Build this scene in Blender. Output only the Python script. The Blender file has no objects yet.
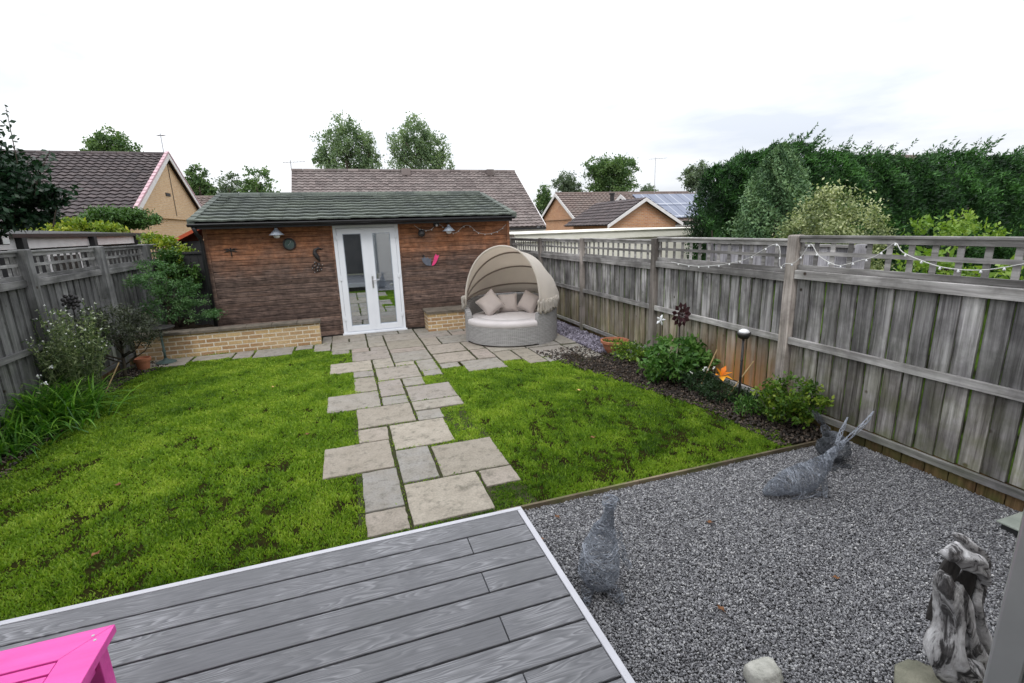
import bpy, math, random
import numpy as np
from mathutils import Vector, Matrix, noise as mnoise
PI = math.pi
S = bpy.context.scene
COL = S.collection
R = random.Random(7)
NR = np.random.default_rng(11)

# ------------------------------------------------------------------ helpers
class MB:
    """collects shapes in world coordinates, with one random value per piece"""
    def __init__(s): s.v = []; s.f = []; s.r = []
    def add(s, vs, fs, r=None):
        b = len(s.v); r = R.random() if r is None else r
        s.v += [tuple(p) for p in vs]; s.f += [tuple(b + i for i in f) for f in fs]; s.r += [r] * len(vs)
        return s
    def box(s, x0, x1, y0, y1, z0, z1, r=None, m=None, bev=0.0):
        c = [Vector((x, y, z)) for z in (z0, z1) for y in (y0, y1) for x in (x0, x1)]
        fs = [(0, 2, 3, 1), (4, 5, 7, 6), (0, 1, 5, 4), (2, 6, 7, 3), (0, 4, 6, 2), (1, 3, 7, 5)]
        if bev > 0:
            b = min(bev, (x1 - x0) * .4, (y1 - y0) * .4)
            c = [Vector((x, y, z0)) for y in (y0, y1) for x in (x0, x1)] + [Vector((x, y, z1 - bev)) for y in (y0, y1) for x in (x0, x1)] + \
                [Vector((x, y, z1)) for y in (y0 + b, y1 - b) for x in (x0 + b, x1 - b)]
            fs = [(0, 2, 3, 1), (8, 9, 11, 10)]
            for k in (0, 4):
                fs += [(k, k + 1, k + 5, k + 4), (k + 2, k + 6, k + 7, k + 3), (k, k + 4, k + 6, k + 2), (k + 1, k + 3, k + 7, k + 5)]
        if m is not None: c = [m @ p for p in c]
        return s.add(c, fs, r)
    def tube(s, pts, rad, n=8, r=None, cap=True):
        pts = [Vector(p) for p in pts]; m = len(pts)
        rads = rad if isinstance(rad, (list, tuple)) else [rad] * m
        vs = []; fs = []; prev = None
        for i, p in enumerate(pts):
            t = (pts[min(i + 1, m - 1)] - pts[max(i - 1, 0)]); t = t.normalized() if t.length > 1e-9 else Vector((0, 0, 1))
            if prev is None:
                a = Vector((1, 0, 0)) if abs(t.x) < .8 else Vector((0, 1, 0))
                prev = (a - t * a.dot(t)).normalized()
            else:
                prev = (prev - t * prev.dot(t)).normalized()
            q = t.cross(prev)
            for k in range(n):
                a = 2 * PI * k / n
                vs.append(p + (prev * math.cos(a) + q * math.sin(a)) * rads[i])
        for i in range(m - 1):
            for k in range(n):
                a = i * n + k; b = i * n + (k + 1) % n
                fs.append((a, b, b + n, a + n))
        if cap: fs += [tuple(range(n - 1, -1, -1)), tuple(range((m - 1) * n, m * n))]
        return s.add(vs, fs, r)
    def lathe(s, c, prof, n=24, r=None, axis=None):
        c = Vector(c); vs = []; fs = []
        for (rr, z) in prof:
            for k in range(n):
                a = 2 * PI * k / n; vs.append(Vector((rr * math.cos(a), rr * math.sin(a), z)))
        for i in range(len(prof) - 1):
            for k in range(n):
                a = i * n + k; b = i * n + (k + 1) % n; fs.append((a, b, b + n, a + n))
        if prof[0][0] > 1e-4: fs.append(tuple(range(n - 1, -1, -1)))
        if prof[-1][0] > 1e-4: fs.append(tuple(range((len(prof) - 1) * n, len(prof) * n)))
        if axis is not None:
            q = Vector((0, 0, 1)).rotation_difference(Vector(axis)); vs = [q @ v for v in vs]
        return s.add([v + c for v in vs], fs, r)
    def prism(s, outline, z0, z1, r=None):
        n = len(outline)
        vs = [(x, y, z0) for x, y in outline] + [(x, y, z1) for x, y in outline]
        fs = [tuple(range(n - 1, -1, -1)), tuple(range(n, 2 * n))] + [(k, (k + 1) % n, n + (k + 1) % n, n + k) for k in range(n)]
        return s.add(vs, fs, r)
    def poly3(s, pts, thick, r=None):
        """a flat polygon in 3D given a thickness along its normal"""
        p = [Vector(a) for a in pts]; nrm = (p[1] - p[0]).cross(p[2] - p[0]).normalized() * thick; n = len(p)
        return s.add(p + [a + nrm for a in p], [tuple(range(n - 1, -1, -1)), tuple(range(n, 2 * n))] + [(k, (k + 1) % n, n + (k + 1) % n, n + k) for k in range(n)], r)
    def build(s, name, mat, parent=None, smooth=False, bevel=0, subd=0, origin=None):
        o = Vector(origin) if origin is not None else (Vector(wloc(parent)) if parent else Vector((0, 0, 0)))
        me = bpy.data.meshes.new(name); me.from_pydata([Vector(p) - o for p in s.v], [], s.f); me.update()
        at = me.attributes.new('rnd', 'FLOAT', 'POINT'); at.data.foreach_set('value', s.r)
        me.materials.append(mat); ob = bpy.data.objects.new(name, me); COL.objects.link(ob)
        if parent: ob.parent = parent; ob.location = o - Vector(wloc(parent))
        else: ob.location = o
        if smooth: me.polygons.foreach_set('use_smooth', [True] * len(me.polygons))
        if bevel:
            b = ob.modifiers.new('b', 'BEVEL'); b.width = bevel; b.segments = 2; b.limit_method = 'ANGLE'
        if subd:
            b = ob.modifiers.new('s', 'SUBSURF'); b.levels = b.render_levels = subd
        return ob
WL = {}
def wloc(o):
    p = Vector(o.location)
    while o.parent: o = o.parent; p += Vector(o.location)
    return p
def tag(o, label, cat, group=None, kind=None):
    if label: o['label'] = label
    if cat: o['category'] = cat
    if group: o['group'] = group
    if kind: o['kind'] = kind
    return o
def thing(name, label, cat, loc, group=None):
    o = bpy.data.objects.new(name, None); COL.objects.link(o); o.location = loc; o.empty_display_size = .1
    return tag(o, label, cat, group)
def copy_thing(o, loc, label):
    c = o.copy(); COL.objects.link(c); c.location = loc; c['label'] = label
    def kids(a, b):
        for ch in [q for q in bpy.data.objects if q.parent == a]:
            d = ch.copy(); COL.objects.link(d); d.parent = b; kids(ch, d)
    kids(o, c)
    return c
def fast_mesh(name, V, F, mat, parent=None, rnd=None, origin=(0, 0, 0), smooth=False):
    """V (n,3), F (m,k) numpy arrays, world coordinates"""
    o = np.array(wloc(parent)) if parent else np.array(origin, float)
    me = bpy.data.meshes.new(name); n = len(V); m, k = F.shape
    me.vertices.add(n); me.vertices.foreach_set('co', (V - o).astype(np.float32).ravel())
    me.loops.add(m * k); me.loops.foreach_set('vertex_index', F.astype(np.int32).ravel())
    me.polygons.add(m); me.polygons.foreach_set('loop_start', np.arange(0, m * k, k, dtype=np.int32))
    me.polygons.foreach_set('loop_total', np.full(m, k, dtype=np.int32)) if False else None
    me.update(calc_edges=True)
    if rnd is not None:
        a = me.attributes.new('rnd', 'FLOAT', 'POINT'); a.data.foreach_set('value', rnd.astype(np.float32))
    if smooth: me.polygons.foreach_set('use_smooth', [True] * m)
    me.materials.append(mat); ob = bpy.data.objects.new(name, me); COL.objects.link(ob)
    if parent: ob.parent = parent
    else: ob.location = o
    return ob

# ------------------------------------------------------------------ materials
def nt(name):
    m = bpy.data.materials.new(name); m.use_nodes = True; t = m.node_tree
    b = t.nodes['Principled BSDF']; return m, t, b
class NB:
    def __init__(s, t): s.t = t
    def n(s, typ, **k):
        a = s.t.nodes.new(typ)
        for kk, v in k.items():
            if kk.startswith('i_'):
                a.inputs[int(kk[2:]) if kk[2:].isdigit() else kk[2:]].default_value = v
            else: setattr(a, kk, v)
        return a
    def l(s, a, b): s.t.links.new(a, b)
    def coord(s, scale=(1, 1, 1), which='Object', off=None):
        tc = s.n('ShaderNodeTexCoord'); mp = s.n('ShaderNodeMapping'); mp.inputs['Scale'].default_value = scale
        s.l(tc.outputs[which], mp.inputs['Vector']); return mp.outputs[0]
    def noise(s, vec, scale, detail=5, rough=.55, dist=0):
        a = s.n('ShaderNodeTexNoise'); a.inputs['Scale'].default_value = scale; a.inputs['Detail'].default_value = detail
        a.inputs['Roughness'].default_value = rough; a.inputs['Distortion'].default_value = dist
        s.l(vec, a.inputs['Vector']); return a.outputs['Fac']
    def ramp(s, fac, stops, interp='LINEAR'):
        a = s.n('ShaderNodeValToRGB'); a.color_ramp.interpolation = interp; e = a.color_ramp.elements
        while len(e) < len(stops): e.new(.5)
        for i, (p, c) in enumerate(stops):
            e[i].position = p; e[i].color = (c, c, c, 1) if isinstance(c, (int, float)) else (*c, 1)
        s.l(fac, a.inputs[0]); return a.outputs[0]
    def mix(s, fac, a, b, mode='MIX'):
        m = s.n('ShaderNodeMix', data_type='RGBA', blend_type=mode)
        for v, i in ((fac, 0), (a, 6), (b, 7)):
            if hasattr(v, 'links'): s.l(v, m.inputs[i])
            else: m.inputs[i].default_value = v if i == 0 else (*v, 1)
        return m.outputs[2]
    def math(s, op, a, b=0.0, clamp=False):
        m = s.n('ShaderNodeMath', operation=op, use_clamp=clamp)
        for v, i in ((a, 0), (b, 1)):
            if hasattr(v, 'links'): s.l(v, m.inputs[i])
            else: m.inputs[i].default_value = v
        return m.outputs[0]
    def attr(s, name='rnd'): return s.n('ShaderNodeAttribute', attribute_name=name).outputs['Fac']
    def sep(s, vec):
        a = s.n('ShaderNodeSeparateXYZ'); s.l(vec, a.inputs[0]); return a.outputs
    def bump(s, h, bsdf, strength=.4, dist=.01):
        b = s.n('ShaderNodeBump'); b.inputs['Strength'].default_value = strength; b.inputs['Distance'].default_value = dist
        s.l(h, b.inputs['Height']); s.l(b.outputs[0], bsdf.inputs['Normal'])
def vary(nb, col, amt=.5, lo=None):
    r = nb.attr(); f = nb.math('ADD', nb.math('MULTIPLY', r, amt), 1 - amt / 2 if lo is None else lo)
    c = nb.n('ShaderNodeCombineXYZ'); [nb.l(f, c.inputs[i]) for i in range(3)]
    return nb.mix(1.0, col, c.outputs[0], 'MULTIPLY')
def simple(name, c1, c2=None, scale=6, rough=.6, bump=.2, bscale=None, bdist=.004, var=0, stretch=(1, 1, 1), metal=0, spec=.4, coat=0, detail=5, sheen=0):
    m, t, b = nt(name); nb = NB(t); v = nb.coord(stretch); c2 = c2 or tuple(x * .75 for x in c1)
    col = nb.mix(nb.ramp(nb.noise(v, scale, detail), [(.3, 0.), (.7, 1.)]), c1, c2)
    if var: col = vary(nb, col, var)
    nb.l(col, b.inputs['Base Color']); b.inputs['Roughness'].default_value = rough; b.inputs['Metallic'].default_value = metal
    b.inputs['Specular IOR Level'].default_value = spec; b.inputs['Coat Weight'].default_value = coat
    if bump: nb.bump(nb.noise(v, bscale or scale * 5, 4), b, bump, bdist)
    return m
def leafmat(name, dark, mid, light, rough=.5, trans=.3):
    m, t, b = nt(name); nb = NB(t)
    col = nb.ramp(nb.attr(), [(0, dark), (.5, mid), (1, light)])
    nb.l(col, b.inputs['Base Color']); b.inputs['Roughness'].default_value = rough; b.inputs['Specular IOR Level'].default_value = .35
    tr = nb.n('ShaderNodeBsdfTranslucent'); nb.l(nb.mix(1, col, (1.1, 1.2, .6), 'MULTIPLY'), tr.inputs[0])
    mx = nb.n('ShaderNodeMixShader'); mx.inputs[0].default_value = trans
    nb.l(b.outputs[0], mx.inputs[1]); nb.l(tr.outputs[0], mx.inputs[2]); nb.l(mx.outputs[0], t.nodes['Material Output'].inputs[0])
    return m
def brickmat(name, cols, mortar=(.42, .38, .32), sc=1.0, rough=.85, w=.225, h=.075):
    m, t, b = nt(name); nb = NB(t); p = nb.coord(); x, y, z = nb.sep(p)[:3]
    c = nb.n('ShaderNodeCombineXYZ'); nb.l(nb.math('ADD', x, y), c.inputs[0]); nb.l(z, c.inputs[1])
    br = nb.n('ShaderNodeTexBrick'); nb.l(c.outputs[0], br.inputs['Vector']); br.inputs['Scale'].default_value = sc
    br.inputs['Brick Width'].default_value = w; br.inputs['Row Height'].default_value = h; br.inputs['Mortar Size'].default_value = .010
    br.inputs['Color1'].default_value = (*cols[0], 1); br.inputs['Color2'].default_value = (*cols[1], 1); br.inputs['Mortar'].default_value = (*mortar, 1)
    br.inputs['Bias'].default_value = 0
    n1 = nb.noise(p, 2.2, 4); n2 = nb.noise(p, 30, 4)
    col = nb.mix(nb.math('MULTIPLY', nb.ramp(n1, [(.35, 0.), (.75, 1.)]), .55), br.outputs['Color'], cols[2])
    col = nb.mix(.5, col, nb.ramp(n2, [(.3, (.6, .6, .6)), (.7, (1.3, 1.3, 1.3))]), 'MULTIPLY')
    nb.l(col, b.inputs['Base Color']); b.inputs['Roughness'].default_value = rough
    nb.bump(nb.math('ADD', nb.math('MULTIPLY', br.outputs['Fac'], -1.0), nb.math('MULTIPLY', n2, .5)), b, .6, .008)
    return m
def fencemat(name, c_lo, c_hi, algae=.5, rust=False, axis='z', grain=26, zalg=.55):
    m, t, b = nt(name); nb = NB(t); r = nb.attr()
    tc = nb.n('ShaderNodeTexCoord'); ad = nb.n('ShaderNodeVectorMath', operation='ADD'); cx = nb.n('ShaderNodeCombineXYZ')
    nb.l(nb.math('MULTIPLY', r, 37.0), cx.inputs[2]); nb.l(nb.math('MULTIPLY', r, 11.0), cx.inputs[0])
    nb.l(tc.outputs['Object'], ad.inputs[0]); nb.l(cx.outputs[0], ad.inputs[1])
    mp = nb.n('ShaderNodeMapping'); nb.l(ad.outputs[0], mp.inputs[0]); mp.inputs['Scale'].default_value = {'z': (1, 1, .06), 'y': (1, .06, 1), 'x': (.06, 1, 1)}[axis]
    g = nb.noise(mp.outputs[0], grain, 6, .65, .4); blot = nb.noise(ad.outputs[0], 3.2, 5, .6)
    col = nb.mix(nb.ramp(g, [(.33, 0.), (.68, 1.)]), c_lo, c_hi)
    col = nb.mix(nb.math('MULTIPLY', nb.ramp(blot, [(.42, 0.), (.62, 1.)]), .55), col, tuple(a * .45 for a in c_lo))
    # knots
    vo = nb.n('ShaderNodeTexVoronoi'); vo.inputs['Scale'].default_value = 3.1; nb.l(ad.outputs[0], vo.inputs['Vector'])
    col = nb.mix(nb.ramp(vo.outputs['Distance'], [(.035, 1.), (.075, 0.)]), col, (.035, .025, .02))
    z = nb.sep(tc.outputs['Object'])[2]
    if algae:
        f = nb.math('MULTIPLY', nb.ramp(z, [(0.0, 1.), (zalg, .35), (1.0, .12)]), nb.ramp(nb.noise(tc.outputs['Object'], 4.5, 5), [(.42, 0.), (.62, 1.)]))
        col = nb.mix(nb.math('MULTIPLY', f, algae), col, (.10, .13, .035))
    if rust:
        tf = nb.math('MULTIPLY', nb.ramp(z, [(.45, .75), (.80, .55), (.86, 0.)]), nb.ramp(nb.noise(mp.outputs[0], 5, 4), [(.3, .35), (.65, 1.)]))
        yy_ = nb.sep(tc.outputs['Object'])[1]; mr = nb.n('ShaderNodeMapRange'); mr.inputs['From Min'].default_value = -3.6; mr.inputs['From Max'].default_value = -2.6; mr.inputs['To Min'].default_value = .3; nb.l(yy_, mr.inputs[0]); tf = nb.math('MULTIPLY', tf, mr.outputs[0])
        col = nb.mix(tf, col, nb.mix(nb.ramp(g, [(.33, 0.), (.68, 1.)]), (.13, .10, .055), (.38, .31, .19)))
        y = nb.sep(tc.outputs['Object'])[1]
        d = nb.math('ABSOLUTE', nb.math('SUBTRACT', y, rust - 6.935)); a = nb.ramp(d, [(.15, 1.), (.75, 0.)]); a2 = nb.ramp(z, [(.25, 1.), (.78, 0.)])
        f = nb.math('MULTIPLY', nb.math('MULTIPLY', a, a2), nb.ramp(nb.noise(mp.outputs[0], 9, 4), [(.3, .3), (.6, 1.)]))
        col = nb.mix(nb.math('MULTIPLY', f, .95), col, (.46, .20, .06))
    dk = nb.ramp(nb.noise(ad.outputs[0], 1.1, 2), [(.35, .72), (.65, 1.22)])
    col = nb.mix(1.0, col, dk, 'MULTIPLY')
    mossy = nb.mix(nb.ramp(nb.noise(tc.outputs['Object'], 6, 4), [(.4, 0.), (.6, 1.)]), (.03, .035, .015), (.13, .24, .03))
    col = nb.mix(nb.math('GREATER_THAN', r, 1.5), vary(nb, col, .62), mossy)
    nb.l(col, b.inputs['Base Color']); b.inputs['Roughness'].default_value = .85; b.inputs['Specular IOR Level'].default_value = .2
    nb.bump(g, b, .55, .006)
    return m

M = {}
M['fence'] = fencemat('weathered_fence_board', (.090, .084, .085), (.46, .445, .445), .75, rust=4.35)
M['fence_rail'] = fencemat('weathered_rail', (.18, .17, .165), (.46, .445, .435), .3, axis='y')
M['fence_post'] = fencemat('weathered_post', (.15, .13, .12), (.40, .36, .33), .35)
M['fence_low'] = fencemat('damp_low_boards', (.075, .045, .022), (.24, .15, .075), .45, zalg=.3)
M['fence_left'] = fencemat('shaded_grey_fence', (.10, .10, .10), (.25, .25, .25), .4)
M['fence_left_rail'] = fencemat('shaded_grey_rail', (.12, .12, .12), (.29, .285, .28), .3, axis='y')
M['grey_fence_far'] = fencemat('pale_grey_fence', (.26, .25, .27), (.46, .45, .48), .1)

def cladmat():
    m, t, b = nt('weathered_cladding'); nb = NB(t); tc = nb.n('ShaderNodeTexCoord'); r = nb.attr()
    ad = nb.n('ShaderNodeVectorMath', operation='ADD'); cx = nb.n('ShaderNodeCombineXYZ'); nb.l(nb.math('MULTIPLY', r, 23.0), cx.inputs[0]); nb.l(nb.math('MULTIPLY', r, 9.0), cx.inputs[2])
    nb.l(tc.outputs['Object'], ad.inputs[0]); nb.l(cx.outputs[0], ad.inputs[1])
    mp = nb.n('ShaderNodeMapping'); nb.l(ad.outputs[0], mp.inputs[0]); mp.inputs['Scale'].default_value = (.10, 1, 1)
    g = nb.noise(mp.outputs[0], 42, 6, .7); z = nb.sep(tc.outputs['Object'])[2]
    big = nb.noise(tc.outputs['Object'], 1.5, 6, .65)
    # the stain coat is still orange where the eaves kept the rain off, bleached and black lower down
    zz = nb.math('ADD', nb.math('DIVIDE', z, 2.3), nb.math('MULTIPLY', nb.math('SUBTRACT', big, .5), .75))
    w = nb.ramp(zz, [(.54, 0.), (.70, .35), (.90, 1.)])
    old = nb.mix(nb.ramp(g, [(.35, 0.), (.7, 1.)]), (.034, .022, .019), (.19, .13, .105))
    new = nb.mix(nb.ramp(g, [(.3, 0.), (.7, 1.)]), (.15, .052, .024), (.42, .185, .085))
    col = nb.mix(w, old, new)
    br = nb.ramp(nb.noise(mp.outputs[0], 7, 3), [(.5, 0.), (.7, .5)]); col = nb.mix(br, col, (.20, .12, .085))
    col = vary(nb, col, .6)
    mot = nb.noise(tc.outputs['Object'], 9, 5, .7); col = nb.mix(.75, col, nb.ramp(mot, [(.35, (.5, .5, .5)), (.65, (1.35, 1.35, 1.35))]), 'MULTIPLY')
    vo = nb.n('ShaderNodeTexVoronoi'); vo.inputs['Scale'].default_value = 3.3; nb.l(ad.outputs[0], vo.inputs['Vector'])
    col = nb.mix(nb.ramp(vo.outputs['Distance'], [(.03, .9), (.07, 0.)]), col, (.02, .012, .01))
    nb.l(col, b.inputs['Base Color']); b.inputs['Roughness'].default_value = .75; b.inputs['Specular IOR Level'].default_value = .25
    nb.bump(g, b, .5, .004); return m
M['clad'] = cladmat()

def deckmat():
    m, t, b = nt('composite_deck_board'); nb = NB(t); tc = nb.n('ShaderNodeTexCoord'); r = nb.attr()
    ad = nb.n('ShaderNodeVectorMath', operation='ADD'); cx = nb.n('ShaderNodeCombineXYZ')
    nb.l(nb.math('MULTIPLY', r, 31.0), cx.inputs[0]); nb.l(nb.math('MULTIPLY', r, 17.0), cx.inputs[2])
    nb.l(tc.outputs['Object'], ad.inputs[0]); nb.l(cx.outputs[0], ad.inputs[1])
    mp = nb.n('ShaderNodeMapping'); nb.l(ad.outputs[0], mp.inputs[0]); mp.inputs['Scale'].default_value = (.11, 1.0, 1)
    n = nb.noise(mp.outputs[0], 15, 1.6, .45, .25)
    ring = nb.math('FRACT', nb.math('MULTIPLY', n, 15.0)); ring = nb.ramp(ring, [(0, 0.), (.2, 1.), (.55, .35), (.9, 0.)])
    fine = nb.n('ShaderNodeMapping'); nb.l(ad.outputs[0], fine.inputs[0]); fine.inputs['Scale'].default_value = (.05, 1, 1)
    fg = nb.noise(fine.outputs[0], 160, 3)
    patch = nb.ramp(nb.noise(ad.outputs[0], 2.6, 3), [(.38, .1), (.62, 1.)])
    k = nb.math('MULTIPLY', ring, patch)
    col = nb.mix(nb.math('MULTIPLY', k, .55), (.110, .111, .119), (.36, .36, .375))
    col = nb.mix(.5, col, nb.ramp(fg, [(.3, (.62, .62, .62)), (.7, (1.25, 1.25, 1.25))]), 'MULTIPLY')
    col = vary(nb, col, .16)
    dirt = nb.ramp(nb.noise(tc.outputs['Object'], 3, 6, .7), [(.5, 0.), (.75, .3)]); col = nb.mix(dirt, col, (.11, .115, .11))
    nb.l(col, b.inputs['Base Color']); b.inputs['Roughness'].default_value = .55; b.inputs['Specular IOR Level'].default_value = .4
    nb.bump(nb.math('ADD', nb.math('MULTIPLY', k, .8), nb.math('MULTIPLY', fg, .5)), b, .45, .003); return m
M['deck'] = deckmat()

def slabmat():
    m, t, b = nt('sandstone_slab'); nb = NB(t); v = nb.coord(); r = nb.attr()
    base = nb.ramp(r, [(0, (.25, .225, .185)), (.25, (.30, .262, .225)), (.45, (.245, .232, .21)), (.65, (.33, .295, .245)), (.85, (.235, .225, .21)), (1, (.30, .25, .22))])
    n1 = nb.noise(v, 5, 6, .65); n2 = nb.noise(v, 60, 5, .7)
    col = nb.mix(nb.ramp(n1, [(.4, 0.), (.7, .6)]), base, (.20, .175, .14))
    col = nb.mix(.6, col, nb.ramp(n2, [(.3, (.6, .6, .58)), (.7, (1.3, 1.3, 1.28))]), 'MULTIPLY')
    col = nb.mix(nb.ramp(nb.noise(v, 9, 6, .75), [(.52, 0.), (.66, .65)]), col, (.085, .08, .06))
    nb.l(col, b.inputs['Base Color']); b.inputs['Roughness'].default_value = .8; b.inputs['Specular IOR Level'].default_value = .25
    nb.bump(nb.math('ADD', n1, nb.math('MULTIPLY', n2, .35)), b, .5, .012); return m
M['slab'] = slabmat()
M['joint'] = simple('mossy_joint', (.05, .045, .032), (.035, .045, .014), 9, .95, .5, spec=0)
M['soil'] = simple('dark_soil', (.018, .013, .009), (.05, .038, .027), 14, .95, .9, 40, .03, spec=.05)
M['earth'] = simple('garden_ground', (.06, .07, .03), (.09, .08, .05), 2, .95, .5)
M['turf'] = simple('turf_under_blades', (.028, .032, .007), (.014, .010, .006), 9, .95, .6, 30, .02, spec=0)
M['gravel_base'] = simple('gravel_bed', (.12, .12, .125), (.18, .18, .18), 60, .9, .8, 90, .01)
def chipmat(name, stops):
    m, t, b = nt(name); nb = NB(t); v = nb.coord()
    col = nb.ramp(nb.attr(), stops); col = nb.mix(.5, col, nb.ramp(nb.noise(v, 220, 2), [(.3, (.7, .7, .7)), (.7, (1.25, 1.25, 1.25))]), 'MULTIPLY')
    nb.l(col, b.inputs['Base Color']); b.inputs['Roughness'].default_value = .7; return m
M['chips'] = chipmat('granite_chips', [(0, (.095, .097, .103)), (.4, (.19, .186, .195)), (.75, (.29, .29, .30)), (.94, (.43, .428, .425)), (1, (.56, .55, .54))])
M['slate'] = chipmat('plum_slate_chips', [(0, (.05, .045, .06)), (.5, (.14, .125, .165)), (1, (.30, .28, .34))])
M['debris'] = chipmat('bark_bits', [(0, (.010, .008, .006)), (.7, (.035, .024, .016)), (1, (.13, .095, .07))])
M['grass'] = leafmat('grass_blades', (.036, .092, .007), (.158, .280, .017), (.35, .455, .055), .6, .42)
def tilemat(name, a, bcol, moss, ms=.5):
    m, t, b = nt(name); nb = NB(t); v = nb.coord()
    col = nb.mix(nb.attr(), a, bcol); n = nb.noise(v, 1.6, 6, .7); n2 = nb.noise(v, 40, 4, .7)
    col = nb.mix(nb.math('MULTIPLY', nb.ramp(n, [(.4, 0.), (.65, 1.)]), ms), col, moss)
    col = nb.mix(.6, col, nb.ramp(n2, [(.3, (.6, .6, .6)), (.7, (1.35, 1.35, 1.35))]), 'MULTIPLY')
    nb.l(col, b.inputs['Base Color']); b.inputs['Roughness'].default_value = .85; nb.bump(n2, b, .4, .006); return m
M['tile_shed'] = tilemat('lichened_shed_tiles', (.045, .055, .05), (.10, .115, .10), (.16, .185, .145), .5)
M['tile_left'] = tilemat('dark_brown_tiles', (.040, .032, .034), (.085, .066, .066), (.13, .11, .105), .3)
M['tile_mid'] = tilemat('brown_grey_tiles', (.085, .066, .062), (.19, .155, .145), (.22, .20, .185), .3)
M['tile_far'] = tilemat('far_brown_tiles', (.12, .085, .075), (.19, .14, .12), (.14, .135, .12), .35)
M['brick_y'] = brickmat('buff_brick', ((.30, .16, .07), (.52, .36, .17), (.52, .40, .24)), (.62, .56, .46))
M['brick_o'] = brickmat('orange_buff_brick', ((.52, .32, .16), (.64, .45, .25), (.56, .38, .21)), (.58, .48, .36))
M['brick_r'] = brickmat('red_orange_brick', ((.46, .20, .09), (.58, .30, .14), (.44, .22, .11)), (.46, .38, .32))
M['coping'] = simple('stained_coping', (.17, .14, .11), (.08, .07, .055), 8, .9, .5, 50, .006)
M['upvc'] = simple('white_upvc', (.74, .76, .80), (.68, .70, .74), 2, .3, 0, spec=.5)
M['white_paint'] = simple('white_paint', (.72, .70, .69), (.6, .58, .57), 5, .6, .1)
M['pink_tile'] = simple('pale_pink_verge', (.42, .22, .26), (.55, .42, .44), 9, .7, .1)
M['cream'] = simple('cream_render', (.80, .78, .70), (.70, .68, .58), 3, .8, .2)
M['black'] = simple('black_plastic', (.012, .012, .014), (.02, .02, .022), 5, .4, 0)
M['black_m'] = simple('dark_painted_metal', (.02, .02, .022), (.045, .04, .038), 20, .5, .2, metal=.3)
M['galv'] = simple('galvanised_grey', (.32, .36, .42), (.42, .46, .52), 12, .45, .1, metal=.3)
M['steel'] = simple('brushed_steel', (.55, .55, .56), (.4, .4, .42), 15, .3, .1, metal=.9)
M['verdigris'] = simple('green_bronze', (.035, .06, .055), (.09, .13, .12), 16, .6, .4, bdist=.006)
M['terracotta'] = simple('terracotta', (.42, .16, .08), (.30, .12, .07), 9, .8, .25)
M['red_tile'] = simple('red_roof_paint', (.50, .09, .03), (.38, .07, .03), 9, .7, .2)
M['trough'] = simple('pale_green_stone', (.36, .39, .34), (.28, .31, .27), 9, .8, .3)
M['pinkp'] = simple('hot_pink_paint', (.80, .09, .42), (.62, .045, .30), 14, .38, .5, 90, .003, stretch=(.12, 1, 1), spec=.5)
M['edge'] = simple('pale_aluminium_trim', (.50, .50, .53), (.44, .44, .47), 6, .4, .05, metal=.15)
M['alu'] = simple('grey_anodised_frame', (.48, .49, .49), (.38, .39, .39), 6, .35, .05, metal=.6)
M['stone_w'] = simple('pale_rock', (.50, .49, .44), (.30, .30, .26), 12, .85, .7, 40, .01)
M['stone_g'] = simple('lichened_stone', (.27, .26, .20), (.15, .15, .11), 9, .9, .7, 40, .012)
M['cane'] = simple('bamboo_cane', (.42, .30, .15), (.32, .22, .11), 15, .6, .1)
M['crevice_dark'] = simple('crevice_shade_black', (.022, .020, .019), (.05, .045, .042), 14, .9, .8, 30, .02, stretch=(1, 1, .3))  # near-black colour standing for the shade inside the driftwood crevices
M['bark'] = simple('bark', (.07, .055, .04), (.035, .028, .02), 12, .95, .8, 30, .02, stretch=(1, 1, .3))
M['wire'] = simple('galvanised_wire', (.27, .29, .33), (.36, .39, .44), 30, .45, 0, metal=.55)
M['wire_dark'] = simple('dull_wire', (.10, .11, .12), (.16, .17, .19), 30, .5, 0, metal=.6)
M['cable'] = simple('white_cable', (.62, .62, .60), (.5, .5, .48), 20, .5, 0)
M['bulb'] = simple('frosted_bulb', (.80, .80, .80), (.7, .72, .75), 20, .15, 0, spec=.8)
M['edging'] = fencemat('edging_board', (.10, .075, .05), (.27, .22, .15), .5, axis='x')
M['orange_petal'] = leafmat('orange_petals', (.75, .20, .01), (.90, .32, .01), (.95, .50, .05), .5, .3)
M['white_petal'] = leafmat('white_petals', (.55, .57, .6), (.75, .76, .78), (.85, .85, .85), .6, .3)
M['purple_metal'] = simple('dark_plum_metal', (.055, .022, .028), (.10, .05, .055), 20, .35, .2, metal=.6)
M['pink_orn'] = simple('pink_enamel', (.75, .06, .20), (.6, .05, .18), 20, .35, 0)
M['blue_grey'] = simple('slate_blue_enamel', (.08, .09, .12), (.14, .15, .18), 20, .4, 0)
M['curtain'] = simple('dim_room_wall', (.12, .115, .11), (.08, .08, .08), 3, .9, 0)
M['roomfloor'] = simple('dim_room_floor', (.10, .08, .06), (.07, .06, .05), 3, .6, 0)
M['own_render'] = simple('house_brick_dim', (.62, .58, .54), (.68, .64, .60), 3, .9, 0)
M['bin'] = simple('dull_black_board', (.02, .02, .022), (.03, .03, .03), 8, .7, .1)

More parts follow.
